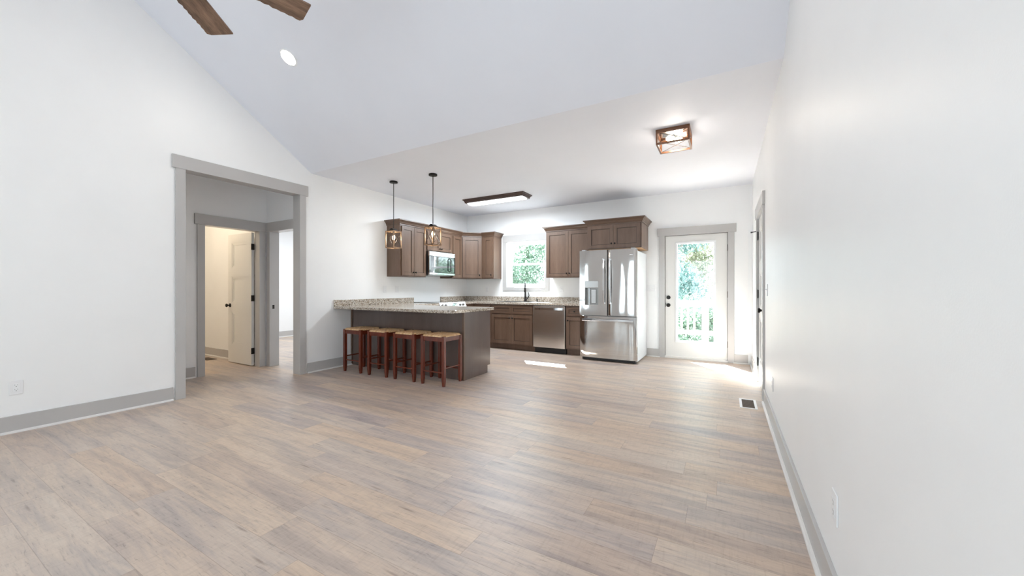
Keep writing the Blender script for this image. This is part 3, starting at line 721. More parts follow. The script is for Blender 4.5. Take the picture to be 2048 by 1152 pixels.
o = obj('granite_backsplash', bm, M_GRAN, bevel=.002); tag(o, 'low granite backsplash on the left wall above the peninsula counter', 'backsplash')
bm = newbm(); box(bm, XL + .001, XL + .021, 6.020, YB - .001, ZT1, 1.010); box(bm, XL + .021, -2.134, YB - .021, YB - .001, ZT1, 1.010)
o = obj('granite_backsplash', bm, M_GRAN, bevel=.002); tag(o, 'low granite backsplash wrapping the corner and running under the window', 'backsplash')
# sink
t = thing('kitchen_sink', (-3.6, 6.63, ZT1), 'stainless drop in sink under the window', 'sink')
bm = newbm(); r0 = .03
box(bm, SX0 - .02, SX1 + .02, SY0 - .02, SY0 + .012, ZT1, ZT1 + .006); box(bm, SX0 - .02, SX1 + .02, SY1 - .012, SY1 + .02, ZT1, ZT1 + .006)
box(bm, SX0 - .02, SX0 + .012, SY0 + .012, SY1 - .012, ZT1, ZT1 + .006); box(bm, SX1 - .012, SX1 + .02, SY0 + .012, SY1 - .012, ZT1, ZT1 + .006)
obj('rim', bm, M_SS, t, bevel=.002)
bm = newbm(); zb = .73
box(bm, SX0 + .004, SX1 - .004, SY0 + .004, SY1 - .004, zb, zb + .006)
box(bm, SX0 + .004, SX0 + .010, SY0 + .004, SY1 - .004, zb, ZT1); box(bm, SX1 - .010, SX1 - .004, SY0 + .004, SY1 - .004, zb, ZT1)
box(bm, SX0 + .010, SX1 - .010, SY0 + .004, SY0 + .010, zb, ZT1); box(bm, SX0 + .010, SX1 - .010, SY1 - .010, SY1 - .004, zb, ZT1)
box(bm, -3.606, -3.594, SY0 + .010, SY1 - .010, zb, ZT1 - .02)
obj('basin', bm, M_SS, t)
# faucet
fx, fy = -3.565, 6.862
t = thing('kitchen_faucet', (fx, fy, ZT1), 'tall dark bronze pull down faucet in front of the window', 'faucet')
bm = newbm(); lathe(bm, [(.030, 0), (.030, .008), (.022, .02), (.019, .10), (.016, .11)], 18, Matrix.Translation((fx, fy, ZT1))); obj('base', bm, M_FAUCET, t, smooth=True)
qx, qy = .44, -.90                            # the spout is swung towards the room
bm = newbm(); pts = [(fx, fy, ZT1 + .10), (fx, fy, ZT1 + .29)] + [(fx + qx * (.07 - .07 * math.cos(R(a))), fy + qy * (.07 - .07 * math.cos(R(a))), ZT1 + .29 + .085 * math.sin(R(a))) for a in range(15, 181, 15)]
tube(bm, pts, [.017] + [.015] + [.0125] * (len(pts) - 2), 12); obj('spout', bm, M_FAUCET, t, smooth=True)
bm = newbm(); lathe(bm, [(.013, 0), (.019, -.03), (.020, -.09), (.015, -.10)], 14, Matrix.Translation((fx + qx * .14, fy + qy * .14, ZT1 + .29))); obj('spray_head', bm, M_FAUCET, t, smooth=True)
bm = newbm(); tube(bm, [(fx + .015, fy, ZT1 + .05), (fx + .05, fy + .02, ZT1 + .07), (fx + .075, fy + .025, ZT1 + .12), (fx + .065, fy + .02, ZT1 + .19)], [.012, .012, .009, .005], 10); obj('handle', bm, M_FAUCET, t, smooth=True)
t = thing('soap_dispenser', (-3.30, 6.868, ZT1), 'short dark soap dispenser right of the faucet', 'soap dispenser')
bm = newbm(); lathe(bm, [(.018, 0), (.018, .006), (.011, .012), (.011, .05), (0, .055)], 14, Matrix.Translation((-3.30, 6.868, ZT1))); obj('body', bm, M_FAUCET, t, smooth=True)
bm = newbm(); tube(bm, [(-3.30, 6.868, ZT1 + .05), (-3.30, 6.84, ZT1 + .062), (-3.30, 6.81, ZT1 + .055)], .006, 8); obj('nozzle', bm, M_FAUCET, t, smooth=True)

# ------------------------------------------------------------------ dishwasher
t = thing('dishwasher', (-3.112, YCB, 0), 'stainless dishwasher with bowed handle right of the sink cabinet', 'dishwasher')
x0, x1 = -3.111, -2.482
bm = newbm(); box(bm, x0, x1, YCB + .005, YB - .03, .09, .870); obj('body', bm, M_BLACK, t)
bm = newbm(); box(bm, x0 + .004, x1 - .004, YCB - .030, YCB + .004, .105, .866); obj('door', bm, M_DW, t, bevel=.006)
bm = newbm(); box(bm, x0 + .006, x1 - .006, YCB + .045, YB - .1, 0, .089); obj('toe_kick', bm, M_BLACK, t)
bm = newbm(); n = 14
pts = [(x0 + .045 + (x1 - x0 - .09) * i / n, YCB - .045 - .030 * math.sin(math.pi * i / n), .812) for i in range(n + 1)]
ribbon(bm, pts, .040, .016, (0, 0, 1))
box(bm, x0 + .04, x0 + .07, YCB - .052, YCB - .029, .795, .830); box(bm, x1 - .07, x1 - .04, YCB - .052, YCB - .029, .795, .830)
obj('handle', bm, M_CHROME, t)

# ------------------------------------------------------------------ refrigerator
FX0, FX1, FYF = -2.122, -1.203, 6.05
t = thing('refrigerator', (-1.66, FYF, 0), 'tall stainless french door refrigerator with bottom freezer drawer', 'refrigerator')
bm = newbm(); box(bm, FX0 + .004, FX1 - .001, FYF + .085, 6.905, .03, 1.775); obj('body', bm, M_FRSIDE, t, bevel=.004, label='light grey painted cabinet sides')
bm = newbm(); box(bm, FX0 + .03, FX1 - .03, FYF + .05, FYF + .30, .008, .045); obj('base_grille', bm, M_BLACK, t)
for xx in (FX0 + .07, FX1 - .045):
    bm = newbm(); lathe(bm, [(.028, 0), (.028, .012), (.012, .014), (.012, .03)], 14, Matrix.Translation((xx, FYF + .075, 0))); obj('foot', bm, M_BLACK, t)
xm = (FX0 + FX1) / 2 + .003
def fdoor(name, xa, xb, za, zb, hole=None):
    """front with a gently crowned sheet"""
    bm = newbm(); n = 16
    if hole is None: 
        prof = []
        for i in range(n + 1):
            u = i / n; x = xa + (xb - xa) * u; e = min(u, 1 - u) * (xb - xa)
            prof.append((x, FYF + (.018 * (1 - min(1, e / .02)) ** 2) - .006 * math.sin(math.pi * u)))
        poly = prof + [(xb, FYF + .075), (xa, FYF + .075)]
        prism(bm, poly, za, zb)
    else:
        hx0, hx1, hz0, hz1 = hole
        box(bm, xa, hx0, FYF, FYF + .075, za, zb); box(bm, hx1, xb, FYF, FYF + .075, za, zb)
        box(bm, hx0, hx1, FYF, FYF + .075, za, hz0); box(bm, hx0, hx1, FYF, FYF + .075, hz1, zb); box(bm, hx0, hx1, FYF + .068, FYF + .075, hz0, hz1)
    return obj(name, bm, M_FRIDGE, t, bevel=.004 if hole is None else 0, smooth=True)
DH = (-2.035, -1.805, .905, 1.185)
ld = fdoor('left_door', FX0, xm - .003, .742, 1.803, (DH[0], DH[1], DH[2], DH[3] + .12))
rd = fdoor('right_door', xm + .003, FX1, .742, 1.803)
fz = fdoor('freezer_drawer', FX0, FX1, .052, .732)
# dispenser
bm = newbm(); box(bm, DH[0] + .001, DH[1] - .001, FYF - .004, FYF + .066, DH[3] + .006, DH[3] + .119)
dp = obj('dispenser_panel', bm, M_SS, ld, bevel=.003)
bm = newbm(); box(bm, DH[0] + .001, DH[1] - .001, FYF + .060, FYF + .067, DH[2] + .001, DH[3] + .005); box(bm, DH[0] + .001, DH[0] + .012, FYF + .002, FYF + .060, DH[2] + .001, DH[3] + .005)
box(bm, DH[1] - .012, DH[1] - .001, FYF + .002, FYF + .060, DH[2] + .001, DH[3] + .005); obj('dispenser_recess', bm, M_DARKSTEEL, ld)
bm = newbm(); box(bm, DH[0] + .10, DH[1] - .05, FYF + .030, FYF + .059, DH[2] + .03, DH[3] - .02); obj('dispenser_paddle', bm, M_SS, ld, bevel=.005)
bm = newbm(); box(bm, DH[0] + .055, DH[0] + .075, FYF + .028, FYF + .059, DH[2] + .004, DH[3] + .003); obj('dispenser_post', bm, M_CHROME, ld, bevel=.004)
bm = newbm(); box(bm, DH[0] + .002, DH[1] - .002, FYF - .006, FYF + .058, DH[2] + .001, DH[2] + .010); obj('dispenser_tray', bm, M_SS, ld, bevel=.002)
def fhandle(par, x, z0, z1):
    bm = newbm(); n = 14
    pts = []
    for i in range(n + 1):
        u = i / n; z = z0 + (z1 - z0) * u; pts.append((x, FYF - .030 - .028 * math.sin(math.pi * u), z))
    ribbon(bm, pts, .022, .014, (1, 0, 0))
    for z in (z0 + .015, z1 - .015): box(bm, x - .010, x + .010, FYF - .036, FYF + .004, z - .015, z + .015)
    obj('handle', bm, M_CHROME, par, bevel=.003, smooth=True)
fhandle(ld, xm - .050, .93, 1.66); fhandle(rd, xm + .046, .93, 1.66)
bm = newbm(); n = 14; pts = [(FX0 + .05 + (FX1 - FX0 - .10) * i / n, FYF - .032 - .026 * math.sin(math.pi * i / n), .672) for i in range(n + 1)]
ribbon(bm, pts, .034, .014, (0, 0, 1))
for x in (FX0 + .07, FX1 - .07): box(bm, x - .016, x + .016, FYF - .040, FYF + .004, .662, .682)
obj('handle', bm, M_CHROME, fz, bevel=.003)
bm = newbm(); box(bm, FX1 - .155, FX1 - .055, FYF - .004, FYF + .003, 1.700, 1.714); obj('badge', bm, M_PLATE, rd, label='small pale maker badge')
for x in (FX0 + .06, FX1 - .06):
    bm = newbm(); box(bm, x - .03, x + .03, FYF + .02, FYF + .16, 1.8032, 1.818); obj('hinge_cover', bm, M_FRSIDE, t, bevel=.004)

# ------------------------------------------------------------------ microwave
MX, MY0, MY1, MZ0, MZ1 = XL + .395, 5.258, 6.012, 1.435, 1.868
t = thing('microwave', (MX, 5.635, MZ0), 'over the range microwave with mirror dark glass door', 'microwave')
bm = newbm(); box(bm, XL + .002, MX - .04, MY0, MY1, MZ0, MZ1); obj('body', bm, M_BLACK, t)
bm = newbm(); box(bm, MX - .039, MX, MY0, MY1, MZ1 - .088, MZ1 - .004); obj('vent_strip', bm, M_CHROME, t, bevel=.004)
bm = newbm(); box(bm, MX - .039, MX, MY0, MY1, MZ0 + .040, MZ1 - .090); obj('door', bm, M_BGLASS, t, bevel=.003)
bm = newbm(); box(bm, MX - .039, MX + .002, MY0, MY1, MZ0, MZ0 + .038); obj('lower_trim', bm, M_CHROME, t, bevel=.004)
bm = newbm(); box(bm, MX + .0005, MX + .0025, MY1 - .160, MY1 - .157, MZ0 + .045, MZ1 - .094); obj('door_seam', bm, M_SS, t)
bm = newbm(); tube(bm, [(MX + .001, MY1 - .185, MZ0 + .07), (MX + .035, MY1 - .185, MZ0 + .09), (MX + .035, MY1 - .185, MZ1 - .13), (MX + .001, MY1 - .185, MZ1 - .11)], .009, 8); obj('handle', bm, M_BLACK, t)
bm = newbm(); box(bm, XL + .05, MX - .08, MY0 + .05, MY1 - .05, MZ0 - .012, MZ0 - .0005); obj('underside_vent', bm, M_DARKSTEEL, t)

# ------------------------------------------------------------------ range
RX, RY0, RY1 = XL + .635, 5.256, 6.016
t = thing('kitchen_range', (XL, 5.636, 0), 'slide in range with black glass top on the left wall under the microwave', 'range')
bm = newbm(); box(bm, XL + .01, RX - .03, RY0, RY1, .05, .895); obj('body', bm, M_SS, t)
bm = newbm(); box(bm, XL + .003, RX - .02, RY0 - .001, RY1 + .001, .9155, .925); box(bm, XL + .01, RX - .03, RY0 + .004, RY1 - .004, .895, .9155)
obj('glass_cooktop', bm, M_BGLASS, t)
bm = newbm(); prism(bm, [(RX - .03, .80), (RX + .020, .80), (RX + .035, .825), (RX - .012, .925), (RX - .03, .925)], RY0 - .001, RY1 + .001, 'y'); cp = obj('control_panel', bm, M_CHROME, t, bevel=.003)
Mc = Matrix.Translation((RX + .0125, 0, .874)) @ Matrix.Rotation(R(64.8), 4, 'Y')
bm = newbm(); box(bm, -.036, .036, 5.50, 5.77, -.002, .003, Mc); dsp = obj('display', bm, M_BGLASS, cp)
bm = newbm()
for k, yy in enumerate((5.60, 5.63, 5.66)): box(bm, -.010, .010, yy, yy + .006, .003, .0036, Mc); box(bm, -.010, -.006, yy, yy + .018, .003, .0036, Mc)
obj('clock_digits', bm, M_GREENLED, dsp)
for yy in (5.33, 5.42, 5.85, 5.94):
    bm = newbm(); lathe(bm, [(.026, 0), (.024, .022), (.019, .026), (0, .026)], 18, Mc @ Matrix.Translation((0, yy, 0))); obj('knob', bm, M_DARKSTEEL, cp, smooth=True)
bm = newbm(); box(bm, RX - .029, RX + .01, RY0 + .004, RY1 - .004, .26, .79); od = obj('oven_door', bm, M_SS, t, bevel=.004)
bm = newbm(); box(bm, RX + .0105, RX + .013, RY0 + .12, RY1 - .12, .36, .64); obj('oven_window', bm, M_BGLASS, od)
bm = newbm(); tube(bm, [(RX + .01, RY0 + .06, .74), (RX + .05, RY0 + .06, .74), (RX + .05, RY1 - .06, .74), (RX + .01, RY1 - .06, .74)], .011, 10); obj('handle', bm, M_CHROME, od)
bm = newbm(); box(bm, RX - .029, RX + .006, RY0 + .004, RY1 - .004, .06, .25); obj('storage_drawer', bm, M_SS, t, bevel=.004)
for yy in (RY0 + .06, RY1 - .06):
    for xx in (XL + .08, RX - .08):
        bm = newbm(); lathe(bm, [(.02, 0), (.02, .05)], 12, Matrix.Translation((xx, yy, 0))); obj('foot', bm, M_BLACK, t)

# ------------------------------------------------------------------ stools
SW, SD, SHT, LG = .372, .362, .600, .040
def make_stool(loc, label):
    t = thing('bar_stool', loc, label, 'stool', group='rush seat stools in front of the peninsula')
    a, b_ = SW / 2, SD / 2
    bm = newbm(); n = 36; grid = {}
    def zz(x, y):
        e = max(abs(x) / a, abs(y) / b_); e = min(1, e)
        dg = abs(abs(x) / a - abs(y) / b_)
        return SHT + .014 + .006 * (1 - e ** 2) - .007 * math.exp(-(dg / .07) ** 2) - .013 * max(0, (e - .86) / .14) ** 2
    for i in range(n + 1):
        for j in range(n + 1):
            x = -a + SW * i / n; y = -b_ + SD * j / n; grid[i, j] = bm.verts.new((x, y, zz(x, y)))
    cut = LG * .95
    for i in range(n):
        for j in range(n):
            x = -a + SW * (i + .5) / n; y = -b_ + SD * (j + .5) / n
            if abs(x) > a - cut and abs(y) > b_ - cut: continue
            bm.faces.new((grid[i, j], grid[i + 1, j], grid[i + 1, j + 1], grid[i, j + 1]))
    ed = [e for e in bm.edges if len(e.link_faces) == 1]
    ex = bmesh.ops.extrude_edge_only(bm, edges=ed)
    for v in ex['geom']:
        if isinstance(v, bmesh.types.BMVert): v.co.z = SHT - .006
    bmesh.ops.delete(bm, geom=[v for v in bm.verts if not v.link_faces], context='VERTS')
    bmesh.ops.recalc_face_normals(bm, faces=bm.faces)
    obj('seat', bm, M_RUSH, t, local=True, smooth=True, label='woven rush seat')
    for sx in (-1, 1):
        for sy in (-1, 1):
            cx, cy_ = sx * (a - LG / 2), sy * (b_ - LG / 2); h = LG / 2
            bm = newbm()
            rings = []
            for z, s in ((0, .72), (.07, 1), (SHT + .002, 1)):
                rings.append([bm.verts.new((cx + px_ * h * s, cy_ + py_ * h * s, z)) for px_, py_ in ((-1, -1), (1, -1), (1, 1), (-1, 1))])
            for r0_, r1_ in zip(rings, rings[1:]):
                for k in range(4): bm.faces.new((r0_[k], r0_[(k + 1) % 4], r1_[(k + 1) % 4], r1_[k]))
            bm.faces.new(rings[0][::-1]); bm.faces.new(rings[-1])
            obj('leg', bm, M_STOOL, t, local=True, bevel=.003)
    bm = newbm(); zi, zo = SHT - .062, SHT - .007
    for s in (-1, 1):
        y = s * (b_ - LG / 2); box(bm, -a + LG, a - LG, y - .010, y + .010, zi, zo)
        x = s * (a - LG / 2); box(bm, x - .010, x + .010, -b_ + LG, b_ - LG, zi, zo)
    obj('apron', bm, M_STOOL, t, local=True)
    for (p, q, z) in (((-1, -1), (1, -1), .165), ((-1, 1), (1, 1), .165), ((-1, -1), (-1, 1), .215), ((1, -1), (1, 1), .215)):
        bm = newbm(); i_ = LG / 2
        p3 = Vector((p[0] * (a - i_), p[1] * (b_ - i_), z)); q3 = Vector((q[0] * (a - i_), q[1] * (b_ - i_), z)); dd = (q3 - p3).normalized()
        bar(bm, p3 + dd * i_, q3 - dd * i_, .018, .016); obj('stretcher', bm, M_STOOL, t, local=True, bevel=.003)
    return t
SY = 3.715
s0 = make_stool((-4.588, SY, 0), 'mahogany rush seat stool nearest the left wall')
dup(s0, (-4.082, SY, 0), 'second mahogany rush seat stool from the left wall')
dup(s0, (-3.590, SY, 0), 'third mahogany rush seat stool from the left wall')
dup(s0, (-3.112, SY, 0), 'mahogany rush seat stool nearest the peninsula end')

# ------------------------------------------------------------------ lamps
def cage(bm, s, z0, z1, p=.012):
    h = s / 2
    for sx in (-1, 1):
        for sy in (-1, 1): box(bm, sx * h - p / 2, sx * h + p / 2, sy * h - p / 2, sy * h + p / 2, z0, z1)
    for z in (z0, z1 - p):
        for s_ in (-1, 1):
            box(bm, -h + p / 2, h - p / 2, s_ * h - p / 2, s_ * h + p / 2, z, z + p); box(bm, s_ * h - p / 2, s_ * h + p / 2, -h + p / 2, h - p / 2, z, z + p)
def xbraces(bm, s, z0, z1, r=.0022):
    h = s / 2
    for s_ in (-1, 1):
        for a, b_ in ((z0, z1), (z1, z0)):
            tube(bm, [(-h, s_ * h, a), (h, s_ * h, b_)], r, 6); tube(bm, [(s_ * h, -h, a), (s_ * h, h, b_)], r, 6)
def make_pendant(loc, label):
    t = thing('pendant_lamp', loc, label, 'pendant lamp', group='caged pendants over the peninsula')
    bm = newbm(); lathe(bm, [(.058, 0), (.060, -.004), (.060, -.022), (.052, -.026), (0, -.026)], 28); obj('canopy', bm, M_BRONZE, t, local=True, smooth=True)
    bm = newbm(); tube(bm, [(0, 0, -.024), (0, 0, -.705)], .0055, 10); obj('rod', bm, M_BRONZE, t, local=True)
    z0, z1 = -1.010, -.752
    bm = newbm(); cage(bm, .158, z0, z1, .013); obj('cage', bm, M_PENDFR, t, local=True)
    bm = newbm(); box(bm, -.052, .052, -.052, .052, z1, z1 + .014); prism(bm, [(-.045, z1 + .014), (.045, z1 + .014), (.012, z1 + .040), (-.012, z1 + .040)], -.045, .045, 'y'); obj('cap', bm, M_BRONZE, t, local=True)
    bm = newbm(); box(bm, -.074, .074, -.008, .008, z1 - .013, z1 - .001); box(bm, -.008, .008, -.074, .074, z1 - .013, z1 - .001); obj('cross_bar', bm, M_PENDFR, t, local=True)
    bm = newbm(); xbraces(bm, .158, z0 + .013, z1 - .013, .0028); obj('cross_braces', bm, M_WIRE, t, local=True)
    bm = newbm(); lathe(bm, [(.013, 0), (.013, -.045), (.009, -.05)], 14, Matrix.Translation((0, 0, z1 - .013))); so = obj('socket', bm, M_FIXWOOD, t, local=True, smooth=True)
    bm = newbm(); lathe(bm, [(.008, 0), (.019, -.022), (.021, -.042), (.014, -.068), (.005, -.082), (0, -.085)], 16, Matrix.Translation((0, 0, z1 - .060))); obj('bulb', bm, M_BULB, so, local=True, smooth=True)
    return t
p0 = make_pendant((-3.615, 4.125, ZC), 'caged black rod pendant lamp nearest the peninsula end')
dup(p0, (-4.382, 4.115, ZC), 'caged black rod pendant lamp nearest the left wall')
for x, y in ((-3.615, 4.125), (-4.382, 4.115)): add_light('pendant_bulb', 'POINT', (x, y, ZC - .86), 3.5, (1.0, .87, .70), shadow_soft_size=.03)
# flush cage light
fx0, fx1, fy0, fy1 = -.625, -.310, 4.095, 4.40
cxf, cyf = (fx0 + fx1) / 2, (fy0 + fy1) / 2
t = thing('flush_ceiling_light', (cxf, cyf, ZC), 'square brown caged ceiling light with two bulbs', 'ceiling light')
bm = newbm(); box(bm, -.158, .158, -.153, .153, -.024, -.0005); obj('base_plate', bm, M_FIXWOOD, t, local=True, bevel=.002)
bm = newbm(); cage(bm, .296, -.155, -.024, .017); obj('cage', bm, M_FIXWOOD, t, local=True)
bm = newbm(); xbraces(bm, .296, -.140, -.030, .0025); obj('cross_braces', bm, M_WIRE, t, local=True)
bm = newbm(); box(bm, -.13, .13, -.125, .125, -.028, -.0245); obj('reflector', bm, M_SS, t, local=True)
for sx in (-1, 1):
    bm = newbm(); tube(bm, [(sx * .125, sx * .04, -.07), (sx * .075, sx * .04, -.07)], .015, 12); tube(bm, [(sx * .12, sx * .04, -.07), (sx * .12, sx * .04, -.028)], .007, 8); so = obj('socket', bm, M_FIXWOOD, t, local=True)
    bm = newbm(); lathe(bm, [(.013, 0), (.028, .025), (.031, .045), (.022, .07), (0, .082)], 16, Matrix.Translation((sx * .074, sx * .04, -.07)) @ Matrix.Rotation(R(-90 * sx), 4, 'Y')); obj('bulb', bm, M_BULB, so, local=True, smooth=True)
add_light('flush_bulb', 'POINT', (cxf, cyf, ZC - .10), 4.0, (1.0, .93, .84), shadow_soft_size=.09)
# kitchen tube light
t = thing('fluorescent_ceiling_light', (-3.558, 5.737, ZC), 'long ceiling light in a dark wood tray with white lens', 'ceiling light')
lx0, lx1, ly0, ly1 = -.624, .624, -.170, .170
bm = newbm()
sec = [(0, 0), (.0, -.016), (-.014, -.022), (-.030, -.050), (-.030, -.066), (-.062, -.066), (-.062, 0)]
sweep(bm, [(0, ly0), (lx1, ly0), (lx1, ly1), (lx0, ly1), (lx0, ly0), (0, ly0)], sec)
obj('wood_tray', bm, M_TUBEFR, t, local=True)
bm = newbm(); prism(bm, [(-.105, -.060), (.105, -.060), (.105, -.064), (.07, -.084), (-.07, -.084), (-.105, -.064)], lx0 + .064, lx1 - .064, 'x'); obj('lens', bm, M_LENS, t, local=True, label='glowing white acrylic lens')
# recessed lights
for i, (x, y) in enumerate(CANS):
    s = 1 if y > YR else -1
    if i > 0: continue
    t = thing('recessed_light', (x, y, slope_z(y)), 'round recessed light glowing in the vaulted ceiling', 'recessed light')
    nrm = Vector((0, -s * math.sin(SLOPE), -math.cos(SLOPE))); Mr = nrm.to_track_quat('Z', 'Y').to_matrix().to_4x4()
    bm = newbm(); lathe(bm, [(.088, .0005), (.086, .003), (.074, .005), (.070, .0006)], 32, Mr); obj('trim_ring', bm, M_PLATE, t, local=True, smooth=True)
    bm = newbm(); lathe(bm, [(.0695, .0006), (.0695, .007), (0, .009)], 32, Mr); obj('lens', bm, M_CANL, t, local=True, smooth=True)
# ceiling fan
FCX, FCY, FCZ = -2.42, .65, 2.87
t = thing('ceiling_fan', (FCX, FCY, FCZ), 'ceiling fan with rough edged barnwood blades hanging from the vault', 'fan')
bm = newbm(); tube(bm, [(0, 0, .16), (0, 0, ZR - FCZ - .05)], .014, 12); obj('downrod', bm, M_BRONZE, t, local=True)
bm = newbm(); lathe(bm, [(0, .12), (.04, .12), (.075, .0), (.075, -.01)][::-1] if False else [(.075, 0), (.07, -.05), (.03, -.09), (0, -.09)], 24, Matrix.Translation((0, 0, ZR - FCZ - .01))); obj('canopy', bm, M_BRONZE, t, local=True, smooth=True)
bm = newbm(); lathe(bm, [(0, .17), (.03, .17), (.05, .13), (.125, .10), (.14, .05), (.14, -.01), (.11, -.05), (0, -.055)], 32); obj('motor_housing', bm, M_BRONZE, t, local=True, smooth=True)
rng = random.Random(4)
for a in (130.5, 77.0, 16.5, -43.5, -104.5, -167):
    Mb = Matrix.Rotation(R(a), 4, 'Z') @ Matrix.Rotation(R(-10), 4, 'X')
    r0_, r1_, wb = .19, .776, .076
    left = []; m = 26
    for k in range(m + 1):
        u = k / m; x = r0_ + (r1_ - .035 - r0_) * u
        left.append((x, wb - (.005 if k % 2 else 0) - rng.random() * .004))
    left += [(r1_ - .014, wb * .97), (r1_, wb * .70)]
    right = [(r1_ - .0, -wb), (r0_, -wb)]
    poly = left + right
    bm = newbm(); prism(bm, poly, -.005, .005, 'z')
    b_ = obj('blade', bm, M_BLADE, t, local=True); b_.rotation_euler = Mb.to_euler()
    bm = newbm(); box(bm, .12, .26, -.022, .022, .0055, .012); obj('blade_bracket', bm, M_BRONZE, b_, local=True)

# ------------------------------------------------------------------ outlets and switches
def plate(name, loc, rotz, label, gangs=1, kind_='outlet', cat='outlet'):
    """faces -Y in its own frame"""
    t = thing(name, loc, label, cat, rotz)
    w = .072 + .046 * (gangs - 1)
    bm = newbm(); box(bm, -w / 2, w / 2, -.006, 0, -.058, .058); obj('cover_plate', bm, M_PLATE, t, local=True, bevel=.003)
    for g in range(gangs):
        cx = -(gangs - 1) * .023 + g * .046
        if kind_ == 'outlet':
            bm = newbm(); box(bm, cx - .017, cx + .017, -.0078, -.0062, -.034, .034); rc_ = obj('receptacle', bm, M_WHITE, t, local=True, bevel=.001)
            bm = newbm()
            for z in (-.018, .018):
                box(bm, cx - .008, cx - .006, -.0083, -.0079, z - .001, z + .008); box(bm, cx + .006, cx + .008, -.0083, -.0079, z - .001, z + .008); box(bm, cx - .003, cx + .003, -.0083, -.0079, z - .011, z - .005)
            obj('slots', bm, M_SLOT, rc_, local=True)
        else:
            bm = newbm(); box(bm, cx - .005, cx + .005, -.0075, -.0062, -.012, .012); prism(bm, [(-.004, -.004), (-.016, .004), (-.014, .010), (-.004, .008)], cx - .004, cx + .004, 'x', Matrix.Translation((0, -.002, 0)))
            obj('toggle', bm, M_WHITE, t, local=True)
    return t
plate('wall_outlet', (XL, .709, .366), R(90), 'white outlet low on the left wall by the photo edge')
plate('wall_outlet', (XR, 1.80, .375), R(-90), 'white outlet low on the right wall nearest the camera')
plate('wall_outlet', (XR, 3.95, .355), R(-90), 'white outlet low on the right wall near the floor register')
plate('light_switch', (XR, 4.44, 1.165), R(-90), 'white switch on the right wall beside the door casing', 1, 'switch', 'light switch')
plate('light_switch', (-1.150, YB, 1.188), 0, 'three gang white switch between refrigerator and back door', 3, 'switch', 'light switch')
plate('wall_outlet', (XL, 4.58, 1.17), R(90), 'left one of two white outlets on the wall above the peninsula counter')
plate('wall_outlet', (XL, 4.86, 1.17), R(90), 'right one of two white outlets on the wall above the peninsula counter')
plate('wall_outlet', (-4.54, YB, 1.165), 0, 'white outlet on the back wall left of the window')
plate('wall_outlet', (-2.80, YB, 1.165), 0, 'white outlet on the back wall right of the window')
# floor registers
def register(loc, w, l, label, fm):
    t = thing('floor_register', loc, label, 'floor register')
    bm = newbm(); b_ = .022
    box(bm, -w / 2, w / 2, -l / 2, -l / 2 + b_, 0.0005, .005); box(bm, -w / 2, w / 2, l / 2 - b_, l / 2, 0.0005, .005)
    box(bm, -w / 2, -w / 2 + b_, -l / 2 + b_, l / 2 - b_, 0.0005, .005); box(bm, w / 2 - b_, w / 2, -l / 2 + b_, l / 2 - b_, 0.0005, .005)
    obj('frame', bm, fm, t, local=True, bevel=.001)
    bm = newbm(); n = 14
    box(bm, -w / 2 + b_, w / 2 - b_, -l / 2 + b_, l / 2 - b_, .0005, .0015)
    for i in range(n):
        y = -l / 2 + b_ + (l - 2 * b_) * (i + .5) / n; box(bm, -w / 2 + b_, w / 2 - b_, y - .004, y + .004, .0015, .004)
    obj('grille', bm, M_VENTBR, t, local=True, label='brown slotted grille')
register((.196, 4.56, 0), .150, .36, 'white framed floor register beside the right wall', M_PLATE)
register((-7.55, 3.02, 0), .30, .14, 'brown floor register inside the small warm lit room', M_VENTBR)

# ------------------------------------------------------------------ outdoors
bm = newbm(); n = 24; a_, b2, c_, d_ = -26, 22, YB + .2, 40
g = {}
rng = random.Random(2)
for i in range(n + 1):
    for j in range(n + 1):
        x = a_ + (b2 - a_) * i / n; y = c_ + (d_ - c_) * j / n
        g[i, j] = bm.verts.new((x, y, -.9 + .25 * math.sin(x * .5) * math.cos(y * .4) + .02 * (y - 7)))
for i in range(n):
    for j in range(n): bm.faces.new((g[i, j], g[i + 1, j], g[i + 1, j + 1], g[i, j + 1]))
struct('ground', bm, M_GROUND, 'wooded ground behind the house', 'ground')
bm = newbm()
for k in range(19):
    y0 = YB + TB + .02 + k * .142; box(bm, -2.6, 2.2, y0, y0 + .136, -.10, -.06)
struct('deck', bm, M_DECK, 'pale wood deck outside the back door', 'deck')
RYo = 9.62
t = thing('deck_railing', (-.5, RYo, -.06), 'pale pine deck railing seen through the back door glass', 'railing')
bm = newbm(); box(bm, -2.6, 2.2, RYo - .07, RYo + .07, .86, .90); obj('cap_rail', bm, M_RAIL, t)
bm = newbm(); box(bm, -2.6, 2.2, RYo - .02, RYo + .02, .77, .859); obj('top_rail', bm, M_RAIL, t)
bm = newbm(); box(bm, -2.6, 2.2, RYo - .02, RYo + .02, .12, .22); obj('bottom_rail', bm, M_RAIL, t)
for x in (-2.4, -.405, 1.6):
    bm = newbm(); box(bm, x - .068, x + .068, RYo - .068, RYo + .068, -.06, .95); obj('post', bm, M_RAIL, t)
for k in range(28):
    x = -2.25 + k * .135
    if min(abs(x - q) for q in (-2.4, -.405, 1.6)) < .10: continue
    bm = newbm(); box(bm, x - .019, x + .019, RYo - .019, RYo + .019, .22, .77); obj('baluster', bm, M_RAIL, t)
